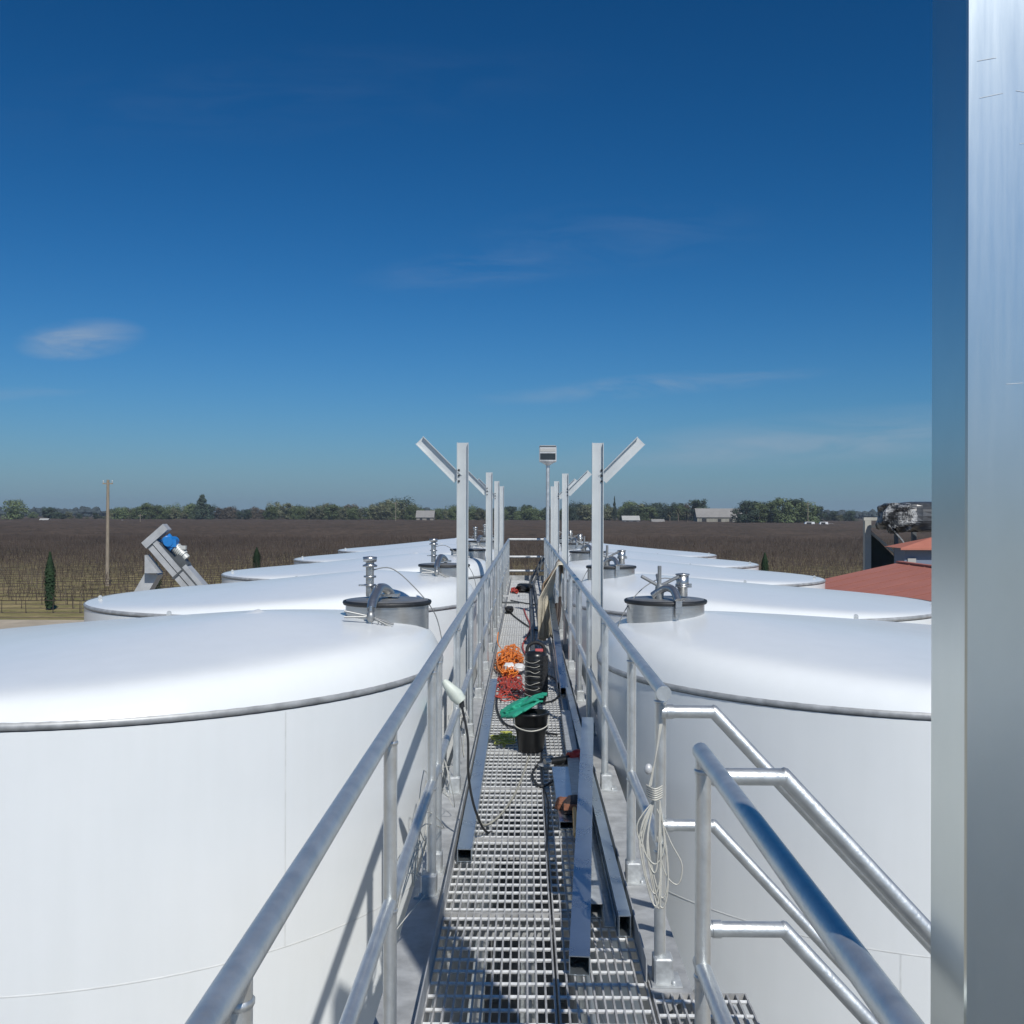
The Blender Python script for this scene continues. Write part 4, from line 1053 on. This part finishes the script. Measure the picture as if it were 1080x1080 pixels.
# black bag heap at far end
o = crumple((0, 0, 0), (.16, .5, .07), 61, 22, 12, .25).build('duffel_bag', M['black']); o.location = (-.03, 22.6, .085); tag(o, 'black crumpled bag on the grating near the end gate', 'bag')
pipe_thing('air_hose', 'dark red hose heap left of the far black bag', tangle(-.23, 22.4, .10, .8, .08, 36, .012, 9), .014, 'red', 'hose', n=4, seg=5)
o = crumple((0, 0, 0), (.07, .18, .05), 63, 18, 10, .2).build('cable_reel_bag', M['black']); o.location = (-.27, 17.6, .065); tag(o, 'small black pouch on the grating at the left, far along', 'bag')
o = crumple((0, 0, 0), (.10, .35, .06), 64, 18, 10, .2).build('duffel_bag', M['black']); o.location = (.30, 14.9, .075); tag(o, 'low black bag on the grating under the hanging jacket', 'bag')
# grey-yellow rope across the near grating
pipe_thing('rope', 'thin pale cord lying diagonally from the bucket to the left tube', [(.03, 7.2, .008), (-.02, 6.6, .008), (-.08, 6.1, .008), (-.15, 5.75, .01), (-.22, 5.6, .012), (-.26, 5.55, .075)], .006, 'greycord', 'cord')

# hanging jacket on the right rail
def cloth(w, h_in, h_out, X, mat, name, seed, nx=22, thick=.01, narrow=.5):
    rn = random.Random(seed); rows = 26; vs = []
    total = h_in + h_out
    for j in range(rows + 1):
        s = j / rows * total
        for i in range(nx + 1):
            u = i / nx - .5
            if s < h_out: x = .05; z = -(h_out - s)
            else: x = -.04; z = -(s - h_out)
            if abs(s - h_out) < .05: x = .05 - .09 * ((s - h_out + .05) / .1); z = .0 - abs(s - h_out) * .3
            q = (s - h_out) / h_in if s > h_out else 0
            wv = .03 * math.sin(u * 21 + seed) * (q * .9 + .1) + .02 * math.sin(u * 47 + seed * 2 + s * 4) * q
            yy = u * w * (1 - narrow * (q if q > 0 else 0) ** .8 * .6) + .05 * q * math.sin(seed + 3 * q)
            vs.append((X + x - abs(wv) * 1.5 - (.05 + .17 * (.5 - u)) * min(1, q * 2.2), yy, z + .02 * math.sin(9 * u + seed) * q))
    fs = [(j * (nx + 1) + i, j * (nx + 1) + i + 1, (j + 1) * (nx + 1) + i + 1, (j + 1) * (nx + 1) + i) for j in range(rows) for i in range(nx)]
    m = MB(); m.add(vs, fs, True); return m
t = thing('jacket', 'tan brown jacket with cream lining hanging over the right guardrail', 'jacket', (XRR, 14.0, HR + .03))
o = cloth(1.3, .62, .2, 0, 'tan', 'shell', 2).build('shell', M['tan'], t); sm = o.modifiers.new('s', 'SOLIDIFY'); sm.thickness = .012
o = cloth(.75, 1.0, .15, -.045, 'cream', 'lining', 5, narrow=.9).build('lining', M['cream'], t); o.location = (0, -.75, .008); sm = o.modifiers.new('s', 'SOLIDIFY'); sm.thickness = .01
m = MB(); m.tube(spline([(-.07, -.5, -.55), (-.09, -.6, -.8), (-.12, -.5, -1.0)], 5), [.035]*11, 8); m.build('sleeve', M['darkleather'], t)
pipe_thing('strap', 'dark strap dangling below the tan jacket to the grating', [(.44, 12.9, .66), (.42, 12.6, .45), (.36, 12.4, .2), (.38, 12.2, .04)], .018, 'darkleather', 'strap')

# pale work lamp hanging on the left rail with its cable
t = thing('work_lamp', 'pale wedge-shaped lamp head hooked on the left railing', 'lamp', (-.385, 5.25, .83))
a, b = at(468, 716, 5.25) - Vector((-.385, 5.25, .83)), at(487, 738, 5.25) - Vector((-.385, 5.25, .83))
m = MB(); ddir = (b - a); 
m.tube([a, a + ddir * .15, a + ddir * .7, b], [.012, .022, .038, .03], 12); m.build('head', M['lamphead'], t)
m = MB(); m.tube([b, b + Vector((.004, 0, -.03))], .014, 8); m.build('neck', M['rubber'], t)
m = MB(); w0 = b + Vector((.004, 0, -.03))
m.tube(spline([w0, w0 + Vector((.03, .0, -.16)), w0 + Vector((.035, .0, -.36)), w0 + Vector((.07, .05, -.55)), w0 + Vector((.13, .25, -.72)), w0 + Vector((.22, .6, -.735))], 8), .0065, 8); m.build('cable', M['rubber'], t)

# coil of pale rope hanging on the end post of the right rail
t = thing('rope_coil', 'coil of thin pale cord tied to the end post of the right rail', 'rope', (.475, 3.72, .96))
rn = random.Random(77); m = MB()
for k in range(3): m.tube(spline([(.02 - k * .004, -.02, .0), (-.005, -.03, -.12), (-.02 - .004 * k, -.03, -.22)], 5), .0028, 6)
for k in range(8):
    h = rn.uniform(.22, .42); wd = rn.uniform(.012, .04); sx = rn.uniform(-.02, .02)
    m.tube(spline([(-.01, -.035, -.27), (-.02 - wd + sx, -.04, -.27 - h * .4), (sx - wd * .7, -.04, -.27 - h * .85), (sx + .01, -.045, -.27 - h), (sx + wd, -.045, -.27 - h * .7), (.01, -.04, -.27)], 5), .0028, 6)
for k in range(6): m.tube(spline([(-.035, -.02, -.22 - k * .008), (-.01, -.055, -.225 - k * .008), (.02, -.03, -.22 - k * .008)], 4), .003, 6)
m.tube(spline([(0.0, -.04, -.3), (.05, -.04, -.42), (.09, -.04, -.50), (.075, -.04, -.57), (.03, -.04, -.53), (.0, -.04, -.40)], 6), .0028, 6)
m.build('cord_loops', M['wire'], t)
MB().blob((-.03, -.03, -.16), (.016, .016, .02), 8, 6).build('knot', M['lamptrim'], t)

# loose tie wires on the left side channel
for q, (y, x) in enumerate(((4.7, -.47), (5.6, -.46), (6.8, -.46), (4.1, -.48))):
    rn = random.Random(90 + q); P = []
    for k in range(16): P.append((x + rn.uniform(-.05, .05) + (.04 if k % 5 == 0 else 0), y + rn.uniform(-.3, .3), .02 + rn.uniform(0, .5 if q < 3 else .3)))
    pipe_thing('tie_wire', ('loose pale wire tangled round the left double post', 'thin pale wire loops on the left side channel beside the square tube', 'pale wire tangle on the left side channel farther on', 'pale wire strands on the left channel nearest to view')[q], P, .0022, 'wire', 'wire', 'tangled pale tie wires', n=5, seg=5)

hz = MB(); hz.box((0, 400, (GZ - 1.2 + 32) / 2), (5200, 4800, 32 - GZ + 1.2))
hm = bpy.data.materials.new('air'); hm.use_nodes = True; hn = hm.node_tree; hn.nodes.remove(hn.nodes['Principled BSDF'])
pv = hn.nodes.new('ShaderNodeVolumePrincipled'); pv.inputs['Color'].default_value = (.70, .80, .92, 1); pv.inputs['Density'].default_value = .00016; pv.inputs['Anisotropy'].default_value = .2
hn.links.new(pv.outputs[0], hn.nodes['Material Output'].inputs['Volume'])
tag(hz.build('haze', hm), 'thin pale blue air haze over the whole plain', kind='stuff')
# ------------------------------------------------------------------ lights, sky, camera
EL, PH = 46.0, 20.5
sdir = Vector((math.cos(R(EL)) * math.sin(R(PH)), -math.cos(R(EL)) * math.cos(R(PH)), math.sin(R(EL))))
sl = bpy.data.lights.new('sun', 'SUN'); sl.energy = 4.0; sl.angle = R(.53); sl.color = (1, .965, .91)
so = bpy.data.objects.new('sun', sl); col.objects.link(so); so.rotation_euler = sdir.to_track_quat('Z', 'Y').to_euler(); so.location = (0, 0, 30)
w = bpy.data.worlds.new('World'); scene.world = w; w.use_nodes = True; nt = w.node_tree
bg = nt.nodes['Background']; sky = nt.nodes.new('ShaderNodeTexSky'); sky.sky_type = 'NISHITA'; sky.sun_disc = False
sky.sun_elevation = R(EL); sky.sun_rotation = math.atan2(sdir.x, sdir.y)
sky.altitude = 50; sky.air_density = 1.0; sky.dust_density = 0.6; sky.ozone_density = 3.0
bg.inputs['Strength'].default_value = 0.10
gm_ = nt.nodes.new('ShaderNodeHueSaturation'); gm_.inputs['Saturation'].default_value = 1.15; gm_.inputs['Value'].default_value = 1.0
gm_.inputs['Saturation'].default_value = 1.0
sc_ = nt.nodes.new('ShaderNodeSeparateColor'); cc_ = nt.nodes.new('ShaderNodeCombineColor'); nt.links.new(sky.outputs[0], sc_.inputs[0])
for k, (a_, g_) in enumerate(((.415, 2.0), (.545, 1.30), (.79, 1.28))):      # camera-like tone of the deep blue sky
    n1 = nt.nodes.new('ShaderNodeMath'); n1.operation = 'MULTIPLY'; n1.inputs[1].default_value = .1; nt.links.new(sc_.outputs[k], n1.inputs[0])
    n2 = nt.nodes.new('ShaderNodeMath'); n2.operation = 'POWER'; n2.inputs[1].default_value = g_; nt.links.new(n1.outputs[0], n2.inputs[0])
    n3 = nt.nodes.new('ShaderNodeMath'); n3.operation = 'MULTIPLY'; n3.inputs[1].default_value = a_ * 10; nt.links.new(n2.outputs[0], n3.inputs[0])
    nt.links.new(n3.outputs[0], cc_.inputs[k])
nt.links.new(cc_.outputs[0], gm_.inputs['Color'])
# thin cirrus wisps in the sky, by direction
tc = nt.nodes.new('ShaderNodeTexCoord'); sp = nt.nodes.new('ShaderNodeSeparateXYZ'); nt.links.new(tc.outputs['Generated'], sp.inputs[0])
def mth(op, a, b=None, clamp=False):
    n = nt.nodes.new('ShaderNodeMath'); n.operation = op; n.use_clamp = clamp
    for i, v in enumerate((a, b)):
        if v is None: continue
        if isinstance(v, (int, float)): n.inputs[i].default_value = v
        else: nt.links.new(v, n.inputs[i])
    return n.outputs[0]
ysafe = mth('MAXIMUM', sp.outputs['Y'], 0.05)
u = mth('DIVIDE', sp.outputs['X'], ysafe); v = mth('DIVIDE', sp.outputs['Z'], ysafe)
cb = nt.nodes.new('ShaderNodeCombineXYZ'); nt.links.new(mth('MULTIPLY', u, 5.0), cb.inputs[0]); nt.links.new(mth('MULTIPLY', v, 26.0), cb.inputs[1])
nz = nt.nodes.new('ShaderNodeTexNoise'); nz.inputs['Scale'].default_value = 1.6; nz.inputs['Detail'].default_value = 7; nz.inputs['Roughness'].default_value = .62; nz.inputs['Distortion'].default_value = .6
nt.links.new(cb.outputs[0], nz.inputs['Vector'])
tot = None
for (px, py, wx, wy, amp, lo_) in ((82, 356, 75, 24, 1.0, .30), (30, 412, 90, 10, .35, .4), (490, 285, 130, 24, .18, .42), (680, 405, 210, 14, .6, .40), (900, 458, 330, 34, .42, .25), (640, 250, 200, 45, .10, .4), (300, 95, 400, 60, .04, .4), (820, 470, 420, 18, .22, .3)):
    a = mth('DIVIDE', mth('SUBTRACT', u, (px - 554) / F), wx / F); b = mth('DIVIDE', mth('SUBTRACT', mth('ADD', v, mth('MULTIPLY', mth('SUBTRACT', u, (px - 554) / F), -.08)), (539 - py) / F), wy / F)
    r2 = mth('ADD', mth('MULTIPLY', a, a), mth('MULTIPLY', b, b))
    g = mth('SUBTRACT', 1.0, r2, True); n_m = mth('MULTIPLY', mth('SUBTRACT', nz.outputs['Fac'], lo_), 2.6, True)
    c = mth('MULTIPLY', mth('MULTIPLY', mth('POWER', g, 1.3), n_m), amp)
    tot = c if tot is None else mth('ADD', tot, c)
tot = mth('MULTIPLY', tot, 0.85, True)
mixc = nt.nodes.new('ShaderNodeMixRGB'); nt.links.new(tot, mixc.inputs[0]); nt.links.new(gm_.outputs[0], mixc.inputs[1]); mixc.inputs[2].default_value = (3.6, 4.3, 5.2, 1)
hzf = mth('MULTIPLY', mth('POWER', 2.718, mth('MULTIPLY', mth('MAXIMUM', sp.outputs['Z'], 0.0), -17.0)), .75)
mixh = nt.nodes.new('ShaderNodeMixRGB'); nt.links.new(hzf, mixh.inputs[0]); nt.links.new(mixc.outputs[0], mixh.inputs[1]); mixh.inputs[2].default_value = (2.2, 3.2, 4.4, 1)
nt.links.new(mixh.outputs[0], bg.inputs['Color'])

cam = bpy.data.cameras.new('camera'); co = bpy.data.objects.new('camera', cam); col.objects.link(co)
cam.sensor_width = 36; cam.lens = 36; cam.clip_end = 20000; cam.clip_start = .02
co.location = (0, 0, CAMZ); co.rotation_euler = (R(90) - math.atan(-1 / F), R(-.15), math.atan(14 / F))
scene.camera = co
scene.view_settings.view_transform = 'Standard'; scene.view_settings.look = 'None'; scene.view_settings.exposure = 0; scene.view_settings.gamma = 1
scene.render.resolution_x = 1024; scene.render.resolution_y = 1024
